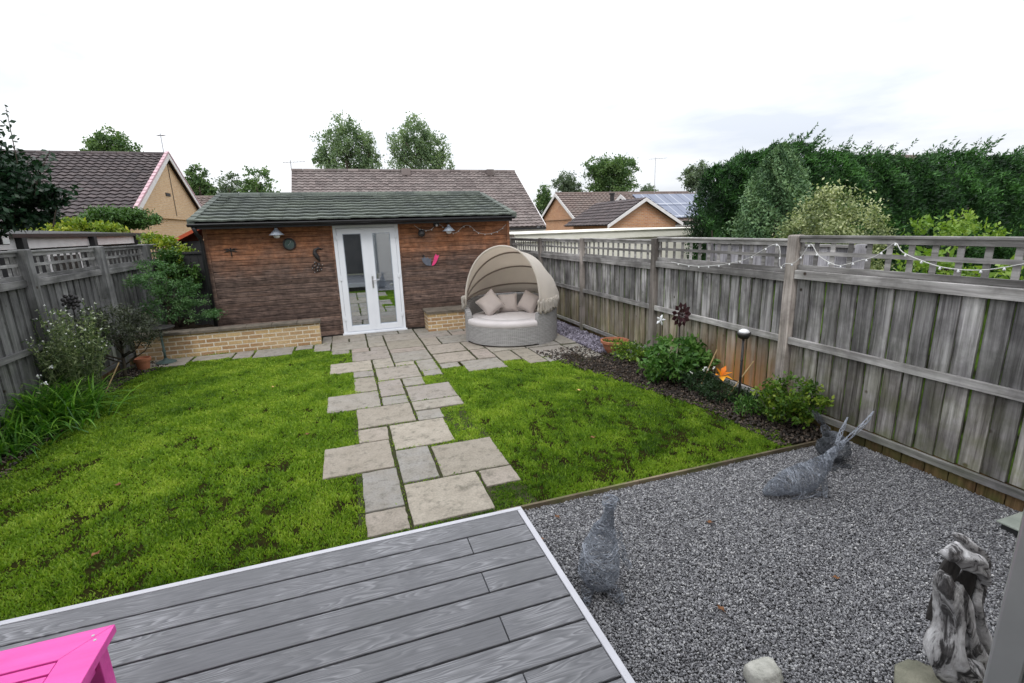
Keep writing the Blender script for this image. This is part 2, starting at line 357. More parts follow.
def fabric(name, c, sc=900):
    m, t, b = nt(name); nb = NB(t); v = nb.coord(); n = nb.noise(v, 5, 4); w = nb.noise(v, sc, 2)
    col = nb.mix(nb.ramp(n, [(.3, 0.), (.7, 1.)]), c, tuple(a * .88 for a in c)); nb.l(col, b.inputs['Base Color'])
    b.inputs['Roughness'].default_value = .9; b.inputs['Sheen Weight'].default_value = .2; nb.bump(nb.math('ADD', nb.noise(v, 12, 3), nb.math('MULTIPLY', w, .15)), b, .35, .01); return m
M['cushion'] = fabric('warm_grey_cushion', (.50, .465, .46)); M['pillow'] = fabric('taupe_pillow', (.42, .365, .34)); M['canopy'] = fabric('taupe_canopy', (.74, .70, .64)); M['rib'] = fabric('brown_rib', (.25, .21, .18))
for _m, _f in ((M['canopy'], .55),):
    _t = _m.node_tree; _nb = NB(_t); _tr = _nb.n('ShaderNodeBsdfTranslucent'); _tr.inputs[0].default_value = (.72, .66, .59, 1); _mx = _nb.n('ShaderNodeMixShader'); _mx.inputs[0].default_value = _f
    _nb.l(_t.nodes['Principled BSDF'].outputs[0], _mx.inputs[1]); _nb.l(_tr.outputs[0], _mx.inputs[2]); _nb.l(_mx.outputs[0], _t.nodes['Material Output'].inputs[0])
def wickermat():
    m, t, b = nt('grey_wicker'); nb = NB(t); tc = nb.n('ShaderNodeTexCoord'); x, y, z = nb.sep(tc.outputs['Object'])[:3]
    ang = nb.math('ARCTAN2', y, x); a = nb.math('SINE', nb.math('MULTIPLY', ang, 150.0)); zz = nb.math('SINE', nb.math('MULTIPLY', z, 260.0))
    s = nb.math('MULTIPLY', a, zz); h = nb.math('ADD', nb.math('MULTIPLY', s, .3), nb.math('ADD', nb.math('MULTIPLY', zz, .3), .5))
    mp = nb.n('ShaderNodeMapping'); mp.inputs['Scale'].default_value = (1, 1, 12); nb.l(tc.outputs['Object'], mp.inputs[0]); n = nb.noise(mp.outputs[0], 9, 4)
    col = nb.mix(nb.ramp(n, [(.3, 0.), (.7, 1.)]), (.26, .255, .255), (.42, .415, .41)); col = nb.mix(nb.ramp(h, [(.2, .7), (.6, 0.)]), col, (.07, .065, .06))
    nb.l(col, b.inputs['Base Color']); b.inputs['Roughness'].default_value = .55; nb.bump(h, b, .8, .004); return m
M['wicker'] = wickermat()
def solarmat():
    m, t, b = nt('solar_cells'); nb = NB(t); v = nb.coord(); x, y, z = nb.sep(v)[:3]
    gx = nb.ramp(nb.math('FRACT', nb.math('MULTIPLY', x, 1.0)), [(.03, 1.), (.05, 0.)]); gz = nb.ramp(nb.math('FRACT', nb.math('MULTIPLY', y, .72)), [(.03, 1.), (.05, 0.)])
    nb.l(nb.mix(nb.math('MAXIMUM', gx, gz), (.12, .14, .20), (.40, .42, .46)), b.inputs['Base Color']); b.inputs['Roughness'].default_value = .4; return m
M['solar'] = solarmat()
def glassmat():
    m, t, b = nt('window_glass'); nb = NB(t); out = t.nodes['Material Output']
    g = nb.n('ShaderNodeBsdfGlossy'); g.inputs['Roughness'].default_value = .02; g.inputs['Color'].default_value = (.9, .95, 1, 1)
    tr = nb.n('ShaderNodeBsdfTransparent'); tr.inputs[0].default_value = (.72, .76, .76, 1); mx = nb.n('ShaderNodeMixShader')
    fr = nb.n('ShaderNodeFresnel'); fr.inputs[0].default_value = 1.55
    nb.l(nb.math('ADD', nb.math('MULTIPLY', fr.outputs[0], 1.6), .44, True), mx.inputs[0]); nb.l(tr.outputs[0], mx.inputs[1]); nb.l(g.outputs[0], mx.inputs[2]); nb.l(mx.outputs[0], out.inputs[0]); return m
M['glass'] = glassmat()
def driftmat():
    m, t, b = nt('bleached_driftwood'); nb = NB(t); v = nb.coord((1, 1, .28)); v2 = nb.coord()
    n = nb.noise(v, 11, 7, .65, 1.6); n2 = nb.noise(v2, 6, 4, .6, .8)
    col = nb.ramp(n, [(.38, (.02, .018, .018)), (.44, (.10, .095, .095)), (.50, (.46, .45, .45)), (.68, (.78, .77, .77))])
    col = nb.mix(nb.ramp(n2, [(.5, 0.), (.68, .7)]), col, (.13, .12, .12))
    nb.l(col, b.inputs['Base Color']); b.inputs['Roughness'].default_value = .7; nb.bump(nb.math('ADD', n, nb.math('MULTIPLY', nb.noise(v, 60, 3), .2)), b, 1, .02); return m
M['drift'] = driftmat()
G = {  # foliage
 'hedge': leafmat('leylandii', (.004, .018, .005), (.016, .062, .011), (.075, .20, .04), .6, .2),
 'cone': leafmat('blue_green_conifer', (.025, .065, .027), (.10, .185, .08), (.24, .36, .18), .6, .2),
 'varieg': leafmat('variegated_leaves', (.025, .045, .018), (.20, .25, .10), (.62, .64, .38), .5, .25),
 'lime': leafmat('lime_leaves', (.05, .12, .01), (.15, .26, .03), (.28, .38, .06), .5, .3),
 'privet': leafmat('golden_privet', (.05, .11, .012), (.18, .26, .02), (.46, .46, .06), .5, .3),
 'darktree': leafmat('dark_broadleaf', (.004, .016, .006), (.014, .042, .018), (.038, .08, .036), .4, .2),
 'midhedge': leafmat('clipped_hedge', (.015, .05, .008), (.045, .11, .018), (.10, .19, .04), .5, .2),
 'poplar': leafmat('poplar_leaves', (.09, .14, .085), (.165, .24, .135), (.27, .34, .22), .6, .5),  # leaf colours paled to stand in for the haze of distance
 'fartree': leafmat('far_leaves', (.04, .09, .035), (.10, .175, .06), (.18, .26, .10), .6, .4),  # distance haze put into these leaf colours as well
 'fargrey': leafmat('far_grey_leaves', (.06, .09, .06), (.12, .165, .105), (.2, .26, .17), .6, .4),
 'fern': leafmat('feathery_green', (.02, .07, .018), (.075, .17, .055), (.19, .31, .14), .5, .3),
 'strap': leafmat('strap_leaves', (.012, .06, .005), (.055, .17, .015), (.20, .38, .04), .4, .35),
 'tall': leafmat('grey_green_stems', (.04, .07, .025), (.12, .17, .07), (.26, .30, .15), .6, .3),
 'olive': leafmat('dark_olive_leaves', (.014, .02, .01), (.045, .058, .032), (.12, .13, .09), .5, .2),
 'peony': leafmat('peony_leaves', (.02, .07, .012), (.07, .17, .03), (.19, .32, .08), .45, .3),
 'mound': leafmat('dark_mound', (.006, .02, .006), (.018, .045, .014), (.045, .09, .03), .5, .2),
 'azalea': leafmat('azalea_leaves', (.015, .05, .006), (.09, .18, .02), (.30, .38, .05), .45, .3),
}

# ------------------------------------------------------------------ foliage
def leaves(name, mat, parent, P, L, W, seed, upb=0.0, rnd=None, dirb=None):
    """P (n,3) leaf bases. each leaf a folded rhombus"""
    rg = np.random.default_rng(seed); n = len(P)
    d = rg.normal(size=(n, 3)); d[:, 2] += upb
    if dirb is not None: d += dirb
    d /= np.linalg.norm(d, axis=1)[:, None] + 1e-9
    a = rg.normal(size=(n, 3)); s = np.cross(d, a); s /= np.linalg.norm(s, axis=1)[:, None] + 1e-9
    sz = rg.uniform(.6, 1.3, n)[:, None]; l = L * sz; w = W * sz * .5
    V = np.stack([P, P + d * l * .5 + s * w, P + d * l, P + d * l * .5 - s * w], 1).reshape(-1, 3)
    F = np.arange(4 * n).reshape(n, 4)
    if rnd is None: rnd = rg.random(n)
    return fast_mesh(name, V, F, mat, parent, np.repeat(rnd, 4))
def crown_points(blobs, n, seed, clump=.35, nclump=40, shell=.55):
    rg = np.random.default_rng(seed); vol = np.array([b[3] * b[4] * b[5] for b in blobs]) ** .67; vol /= vol.sum()
    P = []; Q = []
    for b, w in zip(blobs, vol):
        c = np.array(b[:3]); r = np.array(b[3:6]); m = max(3, int(nclump * w)); k = max(4, int(n * w / m))
        d = rg.normal(size=(m, 3)); d /= np.linalg.norm(d, axis=1)[:, None]
        cc = c + d * r * (shell + (1 - shell) * rg.random(m))[:, None]
        tone = rg.random(m)
        p = cc[:, None, :] + rg.normal(size=(m, k, 3)) * r * clump * rg.uniform(.5, 1.1, (m, 1, 1))
        P.append(p.reshape(-1, 3)); Q.append(np.clip(np.repeat(tone, k) * .65 + rg.random(m * k) * .35, 0, 1))
    return np.concatenate(P), np.concatenate(Q)
def trunk(parent, base, top, r, limbs=5, seed=1, spread=.5, name='trunk'):
    rg = random.Random(seed); base = Vector(base); top = Vector(top); mb = MB(); H = top - base
    pts = [base + H * (i / 6) + Vector((rg.uniform(-1, 1), rg.uniform(-1, 1), 0)) * r * .6 * (i > 0) for i in range(7)]
    mb.tube(pts, [r * (1 - .75 * i / 6) for i in range(7)], 8)
    for k in range(limbs):
        t = .3 + .6 * k / max(1, limbs); p = base + H * t; a = rg.uniform(0, 2 * PI); L = H.length * spread * (1.1 - t) + r
        q = p + Vector((math.cos(a) * L * .6, math.sin(a) * L * .6, L * .35)); e = q + Vector((math.cos(a) * L * .35, math.sin(a) * L * .35, L * .45))
        mb.tube([p, q, e], [r * .45, r * .28, r * .1], 6)
    return mb.build(name, M['bark'], parent, smooth=True)
def tree(name, label, cat, base, top, r, blobs, n, L, W, g, seed, group=None, nclump=60, clump=.3, shell=.6, limbs=6, upb=0, crown='crown', dirb=None, spread=.45):
    t = thing(name, label, cat, base, group)
    trunk(t, base, top, r, limbs, seed, spread, 'trunk' if crown == 'crown' else 'stem')
    P, Q = crown_points(blobs, n, seed, clump, nclump, shell)
    P = P[P[:, 2] > base[2] + .02]; Q = Q[:len(P)]
    leaves(crown, G[g], t, P, L, W, seed, upb, Q, dirb)
    return t

# ------------------------------------------------------------------ roofs
def roof_slope(mb, p0, u, length, v, slen, gauge=.33, tw=.30, roll=.035, step=.03, rmask=None):
    """tiled slope: p0 = eave corner, u along the eave, v up the slope"""
    p0 = Vector(p0); u = Vector(u).normalized(); v = Vector(v).normalized(); n = u.cross(v).normalized()
    if n.z < 0: n = -n
    nc = max(1, round(slen / gauge)); g = slen / nc; nt_ = max(1, round(length / tw)); w = length / nt_
    for i in range(nc):
        for j in range(nt_):
            if rmask and not rmask((j + .5) * w, (i + .5) * g): continue
            r = R.random(); vs = []
            for k in range(5):
                a = k / 4; h = roll * (math.sin(a * 2 * PI) * .5 + .5)
                x = p0 + u * ((j + a) * w)
                jit = step * (.85 + .3 * r)
                vs += [x + v * (i * g - .02) + n * (h + jit - .028), x + v * (i * g - .02) + n * (h + jit), x + v * ((i + 1) * g) + n * (h + .002)]
            fs = []
            for k in range(4):
                b = 3 * k; fs += [(b, b + 3, b + 4, b + 1), (b + 1, b + 4, b + 5, b + 2)]
            mb.add(vs, fs, r)
    return mb

# ------------------------------------------------------------------ world, camera, light
w = bpy.data.worlds.new('World'); S.world = w; w.use_nodes = True; t = w.node_tree; nb = NB(t)
bg = t.nodes['Background']; sky = nb.n('ShaderNodeTexSky', sky_type='NISHITA', sun_disc=False)
SUN_EL, SUN_AZ = math.radians(48), math.radians(205)
sky.sun_elevation = SUN_EL; sky.sun_rotation = SUN_AZ
tc = nb.n('ShaderNodeTexCoord'); x, y, z = nb.sep(tc.outputs['Generated'])[:3]
mp = nb.n('ShaderNodeMapping'); mp.inputs['Scale'].default_value = (1, 1, 3.5); nb.l(tc.outputs['Generated'], mp.inputs[0])
cl = nb.noise(mp.outputs[0], 1.9, 6, .55, .3)
# overcast: brighter overhead than at the horizon, thin greyer bands of cloud
grad = nb.ramp(z, [(0, 9.6), (.12, 11.2), (.35, 14.5), (1, 27.)])
gm = nb.n('ShaderNodeMapRange'); gm.inputs['From Min'].default_value = 0; gm.inputs['From Max'].default_value = 1; gm.inputs['To Min'].default_value = 9.8; gm.inputs['To Max'].default_value = 29.; nb.l(z, gm.inputs[0])
cc = nb.ramp(cl, [(.37, (.70, .74, .82)), (.50, (.90, .92, .96)), (.63, (1.03, 1.04, 1.06))])
cx = nb.n('ShaderNodeCombineXYZ'); [nb.l(gm.outputs[0], cx.inputs[i]) for i in range(3)]
cloud = nb.mix(1.0, cc, cx.outputs[0], 'MULTIPLY')
nb.l(nb.mix(.9, sky.outputs[0], cloud), bg.inputs[0]); bg.inputs[1].default_value = .1

sd = bpy.data.lights.new('sun', 'SUN'); sd.energy = 1.2; sd.angle = math.radians(14); sd.color = (1, .975, .94)
so = bpy.data.objects.new('sun', sd); COL.objects.link(so)
dv = Vector((math.sin(SUN_AZ) * math.cos(SUN_EL), math.cos(SUN_AZ) * math.cos(SUN_EL), math.sin(SUN_EL)))
so.rotation_euler = dv.to_track_quat('Z', 'Y').to_euler(); so.location = (0, 0, 12)

cd = bpy.data.cameras.new('camera'); cam = bpy.data.objects.new('camera', cd); COL.objects.link(cam); S.camera = cam
FPX, PT, YW, RL = 485.41, .23228665, .32256683, -.0318730591
cd.sensor_fit = 'HORIZONTAL'; cd.sensor_width = 36; cd.lens = FPX / 1024 * 36; cd.clip_end = 1500; cd.clip_start = .05
f = Vector((math.sin(YW) * math.cos(PT), math.cos(YW) * math.cos(PT), -math.sin(PT))); rt = Vector((math.cos(YW), -math.sin(YW), 0)); up = rt.cross(f)
R2 = rt * math.cos(RL) + up * math.sin(RL); U2 = up * math.cos(RL) - rt * math.sin(RL)
cam.matrix_world = Matrix(((R2.x, U2.x, -f.x, 0), (R2.y, U2.y, -f.y, 0), (R2.z, U2.z, -f.z, 2.05), (0, 0, 0, 1)))
S.view_settings.view_transform = 'Standard'; S.view_settings.look = 'None'; S.view_settings.exposure = 0.0; S.view_settings.gamma = 1
S.render.engine = 'CYCLES'; S.cycles.use_denoising = True; S.cycles.max_bounces = 6; S.cycles.transparent_max_bounces = 16

# ------------------------------------------------------------------ ground
def struct(o): o['kind'] = 'structure'; return o
mb = MB(); mb.add([(-400, -100, -.13), (400, -100, -.13), (400, 700, -.13), (-400, 700, -.13)], [(0, 1, 2, 3)]); struct(mb.build('ground', M['earth']))
XL, XR = -3.6, 4.3
# lawn edges
def interp(y, pts):
    for (y0, a), (y1, b) in zip(pts, pts[1:]):
        if y0 <= y <= y1: return a + (b - a) * (y - y0) / (y1 - y0)
    return pts[0][1] if y < pts[0][0] else pts[-1][1]
LEFT = [(2, -3.1), (4, -3.15), (5.3, -3.2), (6.2, -3.25), (7.4, -3.3), (8.3, -3.32), (9.0, -3.05), (9.6, -3.0)]
RIGHT = [(3.0, 3.72), (3.3, 3.74), (4.1, 3.74), (5.15, 3.46), (6, 3.22), (6.7, 3.02), (7.6, 2.9)]
# slabs: (x0, x1, y0, y1)
SL = [(-.37, .23, 4.08, 4.68), (.27, .57, 3.75, 4.38), (.60, 1.19, 3.74, 4.36), (.90, 1.19, 3.44, 3.71), (-.05, .24, 3.42, 4.05), (.27, .87, 3.12, 3.71), (-.05, .24, 3.10, 3.39),
      (-.05, .24, 4.71, 5.04), (.27, .85, 4.42, 5.04), (-.05, .56, 5.08, 5.67), (.59, .87, 5.07, 5.35), (.59, 1.17, 5.38, 5.67), (.59, 1.17, 5.71, 6.30), (-.38, .23, 5.71, 6.30),
      (.26, .56, 5.71, 6.00), (.26, .56, 6.04, 6.69), (-.05, .23, 6.34, 6.98), (-.38, .23, 7.35, 7.93), (-.05, .23, 7.02, 7.31), (.27, .87, 6.73, 7.36), (.26, .55, 7.40, 7.93), (.58, .87, 7.40, 7.60),
      (.90, 1.18, 6.98, 7.60), (.91, 1.17, 6.70, 6.95), (.59, .86, 6.34, 6.69), (-.05, .55, 7.97, 8.57), (.58, 1.18, 7.64, 8.25), (1.22, 1.82, 7.27, 7.85), (1.22, 1.50, 6.98, 7.23),
      (1.55, 2.15, 6.66, 7.23), (1.86, 2.15, 7.27, 7.85), (2.18, 2.48, 6.98, 7.55), (2.51, 2.80, 6.68, 7.55), (2.83, 3.12, 6.65, 6.92), (2.83, 3.40, 6.96, 7.55), (3.43, 3.72, 6.62, 7.5),
      (-.38, -.09, 8.6, 8.85), (-.05, .24, 8.6, 8.85), (.27, .55, 8.6, 8.85), (.58, 1.18, 8.28, 8.53)]
SL += [(-.565, -.40, 9.62, 10.2), (-3.24, -2.66, 9.0, 9.57), (-2.62, -2.02, 9.2, 9.57), (-1.98, -1.70, 9.05, 9.57), (-1.66, -1.04, 8.98, 9.57), (-1.0, -.72, 9.25, 9.57), (-.69, -.41, 8.97, 9.57)]
def hit(a, b): return a[0] < b[1] - .01 and b[0] < a[1] - .01 and a[2] < b[3] - .01 and b[2] < a[3] - .01
U = .32; x0g, y0g = -.385, 7.60
nx, ny = 13, 9
def free(i, j, a, b):
    c = (x0g + i * U, x0g + (i + a) * U - .03, y0g + j * U, y0g + (j + b) * U - .03)
    if i + a > nx or j + b > ny or c[3] > 10.24 + U * .0 and False: return None
    if c[0] < -.06 and c[2] < 8.85: return None
    if c[0] > 1.2 - .1 and c[2] < 7.5: return None
    if c[0] < 1.2 and c[2] < 7.9 : return None
    return None if any(hit(c, s) for s in SL) else c
GEN = []
for j in range(ny):
    for i in range(nx):
        opts = [(2, 2), (2, 1), (1, 2), (1, 1), (2, 2), (2, 1)]; R.shuffle(opts); opts.append((1, 1))
        for a, b in opts:
            c = free(i, j, a, b)
            if c: SL.append(c); break
SL = [(a, b, c, min(d, 10.21)) for a, b, c, d in SL if c < 10.15]
pm = MB()
for s in SL:
    h = .018 + R.uniform(-.004, .004); a, b, c, d = s; n = 5
    # slightly riven edges
    def e(p, q, fx):
        out = []
        for k in range(n):
            tt = k / n; out.append((p[0] + (q[0] - p[0]) * tt + (R.uniform(-.005, .005) if k else 0), p[1] + (q[1] - p[1]) * tt + (R.uniform(-.005, .005) if k else 0)))
        return out
    o = e((a, c), (b, c), 0) + e((b, c), (b, d), 0) + e((b, d), (a, d), 0) + e((a, d), (a, c), 0)
    pm.prism(o, -.03, h)
struct(pm.build('path', M['slab'], bevel=.006))
# joint bed under the slabs, patio area
jb = MB(); jb.box(-.10, 1.2, 3.06, 7.9, -.05, .004); jb.box(-.42, 3.75, 7.86, 10.22, -.05, .0045); jb.box(-.6, -.42, 9.6, 10.22, -.05, .0045); jb.box(1.2, 3.75, 7.24, 7.86, -.05, .004); jb.box(-3.3, -.42, 9.25, 9.6, -.05, .004); struct(jb.build('patio_bed', M['joint']))
lawn = MB(); ys = np.concatenate([[2.55, 3.055], np.linspace(3.065, 9.58, 40)])
vs = []
for yy in ys: vs += [(interp(yy, LEFT) - .12, yy, 0), ((.86 if yy < 3.06 else interp(yy, RIGHT) + .1) if yy < 7.6 else 0.9, yy, 0)]
lawn.add(vs, [(2 * i, 2 * i + 1, 2 * i + 3, 2 * i + 2) for i in range(len(ys) - 1)]); lo = struct(lawn.build('lawn', M['turf']))
def soil(name, x0, x1, y0, y1, z, amp, nx_, ny_, label=None):
    xs = np.linspace(x0, x1, nx_); ys = np.linspace(y0, y1, ny_); V = []
    for yy in ys:
        for xx in xs: V.append((xx, yy, z + amp * mnoise.noise(Vector((xx * 4, yy * 4, 1.3))) + amp * .6 * mnoise.noise(Vector((xx * 13, yy * 13, 4)))))
    F = [(j * nx_ + i, j * nx_ + i + 1, (j + 1) * nx_ + i + 1, (j + 1) * nx_ + i) for j in range(ny_ - 1) for i in range(nx_ - 1)]
    m_ = MB(); m_.add(V, F); return struct(m_.build(name, M['soil'], smooth=True))
soil('soil_bed', -3.75, -2.95, 2.0, 9.55, -.012, .03, 30, 200)
soil('soil_bed', 2.85, 4.32, 3.1, 7.4, -.012, .028, 50, 150)
soil('soil_bed', -3.6, -2.3, 9.85, 12.5, .28, .05, 30, 40)
gb = MB(); gb.add([(.5, -1.2, -.02), (4.5, -1.2, -.02), (4.5, 3.04, -.02), (.5, 3.04, -.02)], [(0, 1, 2, 3)]); struct(gb.build('gravel_base', M['gravel_base']))
sb = MB(); sb.add([(3.3, 6.4, -.005), (4.3, 6.2, -.005), (4.3, 10.2, -.005), (3.3, 10.2, -.005)], [(0, 1, 2, 3)]); struct(sb.build('slate_bed', M['joint']))
# edging boards between lawn and gravel
t_ = thing('lawn_edging', 'low brown timber edging between lawn and grey gravel', 'edging', (2.4, 3.05, 0))
for a, b in ((.86, 2.05), (2.055, 3.3), (3.305, 4.27)):
    q = MB(); q.box(a, b, 3.03, 3.052, -.06, .035); q.build('edging_board', M['edging'], t_)

# chips: small faceted stones
def chips(name, label, cat, N, sampler, smin, smax, mat, flat=.6, z0=0, layers=1):
    rg = np.random.default_rng(hash(name) % 1000 if False else len(name) * 7)
    C = sampler(rg, N); n = len(C)
    base = np.array([[x, y, z] for x in (-1, 1) for y in (-1, 1) for z in (-1, 1)], float) * .5
    F0 = np.array([(0, 1, 3, 2), (4, 6, 7, 5), (0, 4, 5, 1), (2, 3, 7, 6), (0, 2, 6, 4), (1, 5, 7, 3)])
    V = base[None] * (1 + rg.uniform(-.55, .35, (n, 8, 3)))
    s = rg.uniform(smin, smax, (n, 1, 1)) * np.stack([rg.uniform(.8, 1.3, n), rg.uniform(.6, 1.0, n), rg.uniform(flat * .7, flat * 1.2, n)], 1)[:, None, :]
    V = V * s
    q = rg.normal(size=(n, 4)); q[:, 0] += .6; q /= np.linalg.norm(q, axis=1)[:, None]; a, b, c, d = q.T
    RM = np.stack([1 - 2 * (c * c + d * d), 2 * (b * c - a * d), 2 * (b * d + a * c), 2 * (b * c + a * d), 1 - 2 * (b * b + d * d), 2 * (c * d - a * b), 2 * (b * d - a * c), 2 * (c * d + a * b), 1 - 2 * (b * b + c * c)], 1).reshape(n, 3, 3)
    V = np.einsum('nij,nkj->nki', RM, V) + C[:, None, :]
    F = (np.arange(n)[:, None, None] * 8 + F0[None]).reshape(-1, 4)
    return tag(fast_mesh(name, V.reshape(-1, 3), F, mat, None, np.repeat(rg.random(n), 8)), label, cat, kind='stuff')
def grav(rg, N):
    x = rg.uniform(.86, 4.32, N); y = rg.uniform(.2, 3.03, N); w_ = .5 + .5 * np.sin(x * 3.1 + 2 * np.sin(y * 2.3)) * np.sin(y * 3.7 + x); keep = rg.random(N) < .80 + .2 * w_
    z = -.012 + rg.uniform(0, .016, N) + .006 * np.sin(x * 5 + 1) * np.sin(y * 4)
    return np.stack([x, y, z], 1)[keep]
chips('gravel', 'grey granite gravel spread beside the deck', 'gravel', 250000, grav, .0055, .0135, M['chips'], .65)
def slt(rg, N):
    x = rg.uniform(3.0, 4.28, N); y = rg.uniform(6.3, 10.1, N); k = x > 3.74 - (y > 7.52) * .0
    k &= ~((y < 6.75) & (x < 3.9)); return np.stack([x, y, rg.uniform(0, .03, N)], 1)[k]
chips('slate_chips', 'plum slate chippings along the foot of the right fence', 'slate chippings', 9000, slt, .03, .06, M['slate'], .35)
def deb(rg, N):
    y = rg.uniform(3.1, 7.3, N); x = rg.uniform(0, 1, N); xr = np.array([interp(a, RIGHT) for a in y]) - .12; P = np.stack([xr + x * (4.28 - xr), y, .01 + rg.uniform(0, .02, N)], 1)
    y = rg.uniform(3, 9.4, N // 2); xl = np.array([interp(a, LEFT) for a in y]) + .12; Q = np.stack([-3.6 + rg.random(N // 2) * (xl + 3.6), y, .01 + rg.uniform(0, .02, N // 2)], 1)
    return np.concatenate([P, Q])
chips('soil_crumbs', 'dark soil crumbs and bark bits in the flower beds', 'soil', 6500, deb, .010, .028, M['debris'], .6)

# grass blades
def grass():
    rg = np.random.default_rng(5); N = 620000
    # more blades near the camera
    y = 2.6 + (rg.random(N) ** 1.35) * 7.0; x = rg.uniform(-3.5, 3.9, N)
    xl = np.interp(y, [p[0] for p in LEFT], [p[1] for p in LEFT]) + .07 * np.sin(y * 9) + .05 * np.sin(y * 23 + 1)
    xr = np.interp(y, [p[0] for p in RIGHT], [p[1] for p in RIGHT]) + .06 * np.sin(y * 8) + .04 * np.sin(y * 21)
    k = (x > xl) & (x < xr) & ~((x > .88) & (y < 3.06))
    k &= ~((y > 7.62) & (x > 0)); k &= ~((x > -.4) & (y > 8.9))
    k &= ~((x > 1.5) & (y > 7.0))
    x = x[k]; y = y[k]
    ov = np.zeros(len(x), bool); e = rg.uniform(-.004, .018, len(x))
    cnt = np.zeros(len(x))
    for a, b, c, d in SL:
        ov |= (x > a + e) & (x < b - e) & (y > c + e) & (y < d - e); cnt += (x > a - .036) & (x < b + .036) & (y > c - .036) & (y < d + .036)
    ov |= (cnt >= 2) & (rg.random(len(x)) < .93)
    x = x[~ov]; y = y[~ov]; n = len(x)
    def fn(x, y, s, o):
        g = np.random.default_rng(o); T = np.zeros_like(x)
        for i in range(14):
            a = g.uniform(0, 2 * PI); fq = s * g.uniform(.5, 2.2); T += np.sin((x * math.cos(a) + y * math.sin(a)) * fq + g.uniform(0, 6))
        return T / 14 ** .5
    bare = fn(x, y, 9, 3) * .55 + fn(x, y, 24, 4) * .55 + np.clip((5.6 - y) * .22, 0, .42) + np.where((x > 1.6) & (y < 5), .12, 0) + np.where(x < -2.6, .25, 0)
    BA = bare; keep = rg.random(n) > np.clip((bare - .50) * 1.3, 0, .86)
    x = x[keep]; y = y[keep]; BA = BA[keep]; n = len(x)
    tone = fn(x, y, 1.6, 8) * .14 + fn(x, y, 6, 9) * .12 + fn(x, y, 20, 10) * .08
    far = np.clip((y - 2.6) / 6, 0, 1)
    h = rg.uniform(.010, .027, n) * (1 + .25 * fn(x, y, 12, 6)).clip(.5, 1.6); wd = rg.uniform(.003, .0055, n) * (1 + far * 1.1)
    a = rg.uniform(0, 2 * PI, n); b = rg.uniform(0, 2 * PI, n); lean = rg.uniform(.1, 1.1, n) * h
    s = np.stack([np.cos(a), np.sin(a), 0 * a], 1) * wd[:, None]; P = np.stack([x, y, np.zeros(n)], 1)
    mid = P + np.stack([np.cos(b) * lean * .35, np.sin(b) * lean * .35, h * .6], 1); tip = P + np.stack([np.cos(b) * lean, np.sin(b) * lean, h], 1)
    V = np.stack([P - s, P + s, mid + s * .75, tip, mid - s * .75], 1).reshape(-1, 3); I = np.arange(n) * 5
    F1 = np.stack([I, I + 1, I + 2, I + 4], 1); F2 = np.stack([I + 4, I + 2, I + 3], 1)
    # use quads with tip as a degenerate-free quad: (mid-, mid+, tip) done as triangles in separate list
    me = bpy.data.meshes.new('grass'); me.vertices.add(len(V)); me.vertices.foreach_set('co', V.astype(np.float32).ravel())
    m1, m2 = len(F1), len(F2); me.loops.add(m1 * 4 + m2 * 3); me.loops.foreach_set('vertex_index', np.concatenate([F1.ravel(), F2.ravel()]).astype(np.int32))
    me.polygons.add(m1 + m2); me.polygons.foreach_set('loop_start', np.concatenate([np.arange(m1) * 4, m1 * 4 + np.arange(m2) * 3]).astype(np.int32)); me.update(calc_edges=True)
    rnd = np.clip(.55 + tone + rg.normal(0, .17, n) - .20 * np.clip(BA - .3, 0, 1), 0, 1); at = me.attributes.new('rnd', 'FLOAT', 'POINT'); at.data.foreach_set('value', np.repeat(rnd, 5).astype(np.float32))
    me.materials.append(M['grass']); o = bpy.data.objects.new('grass', me); COL.objects.link(o)
    tag(o, 'short patchy green grass of the back lawn', 'grass', kind='stuff')
grass()

# ------------------------------------------------------------------ deck
dk = thing('decking', 'raised grey composite deck with pale trim in the foreground', 'deck', (-.5, 1.0, .3))
DZ = .3; y = 2.605; pitch = .156; i = 0
while y > -.8:
    segs = [(-3.6, .868)] if i % 2 == 0 else [(-3.6, .505), (.509, .868)]
    for a, b in segs:
        q = MB(); q.box(a, b, y - pitch + .011, y, DZ - .024, DZ, bev=.0025); q.build('deck_board', M['deck'], dk)
    y -= pitch; i += 1
q = MB(); q.box(-3.6, .905, 2.608, 2.640, DZ - .14, DZ + .003, bev=.002); q.build('edge_trim', M['edge'], dk)
q = MB(); q.box(.871, .905, -.85, 2.606, DZ - .14, DZ + .003, bev=.002); q.build('edge_trim', M['edge'], dk)
q = MB(); q.box(-3.58, .865, -.85, 2.60, -.1, DZ - .03); q.build('under_frame', M['black_m'], dk)

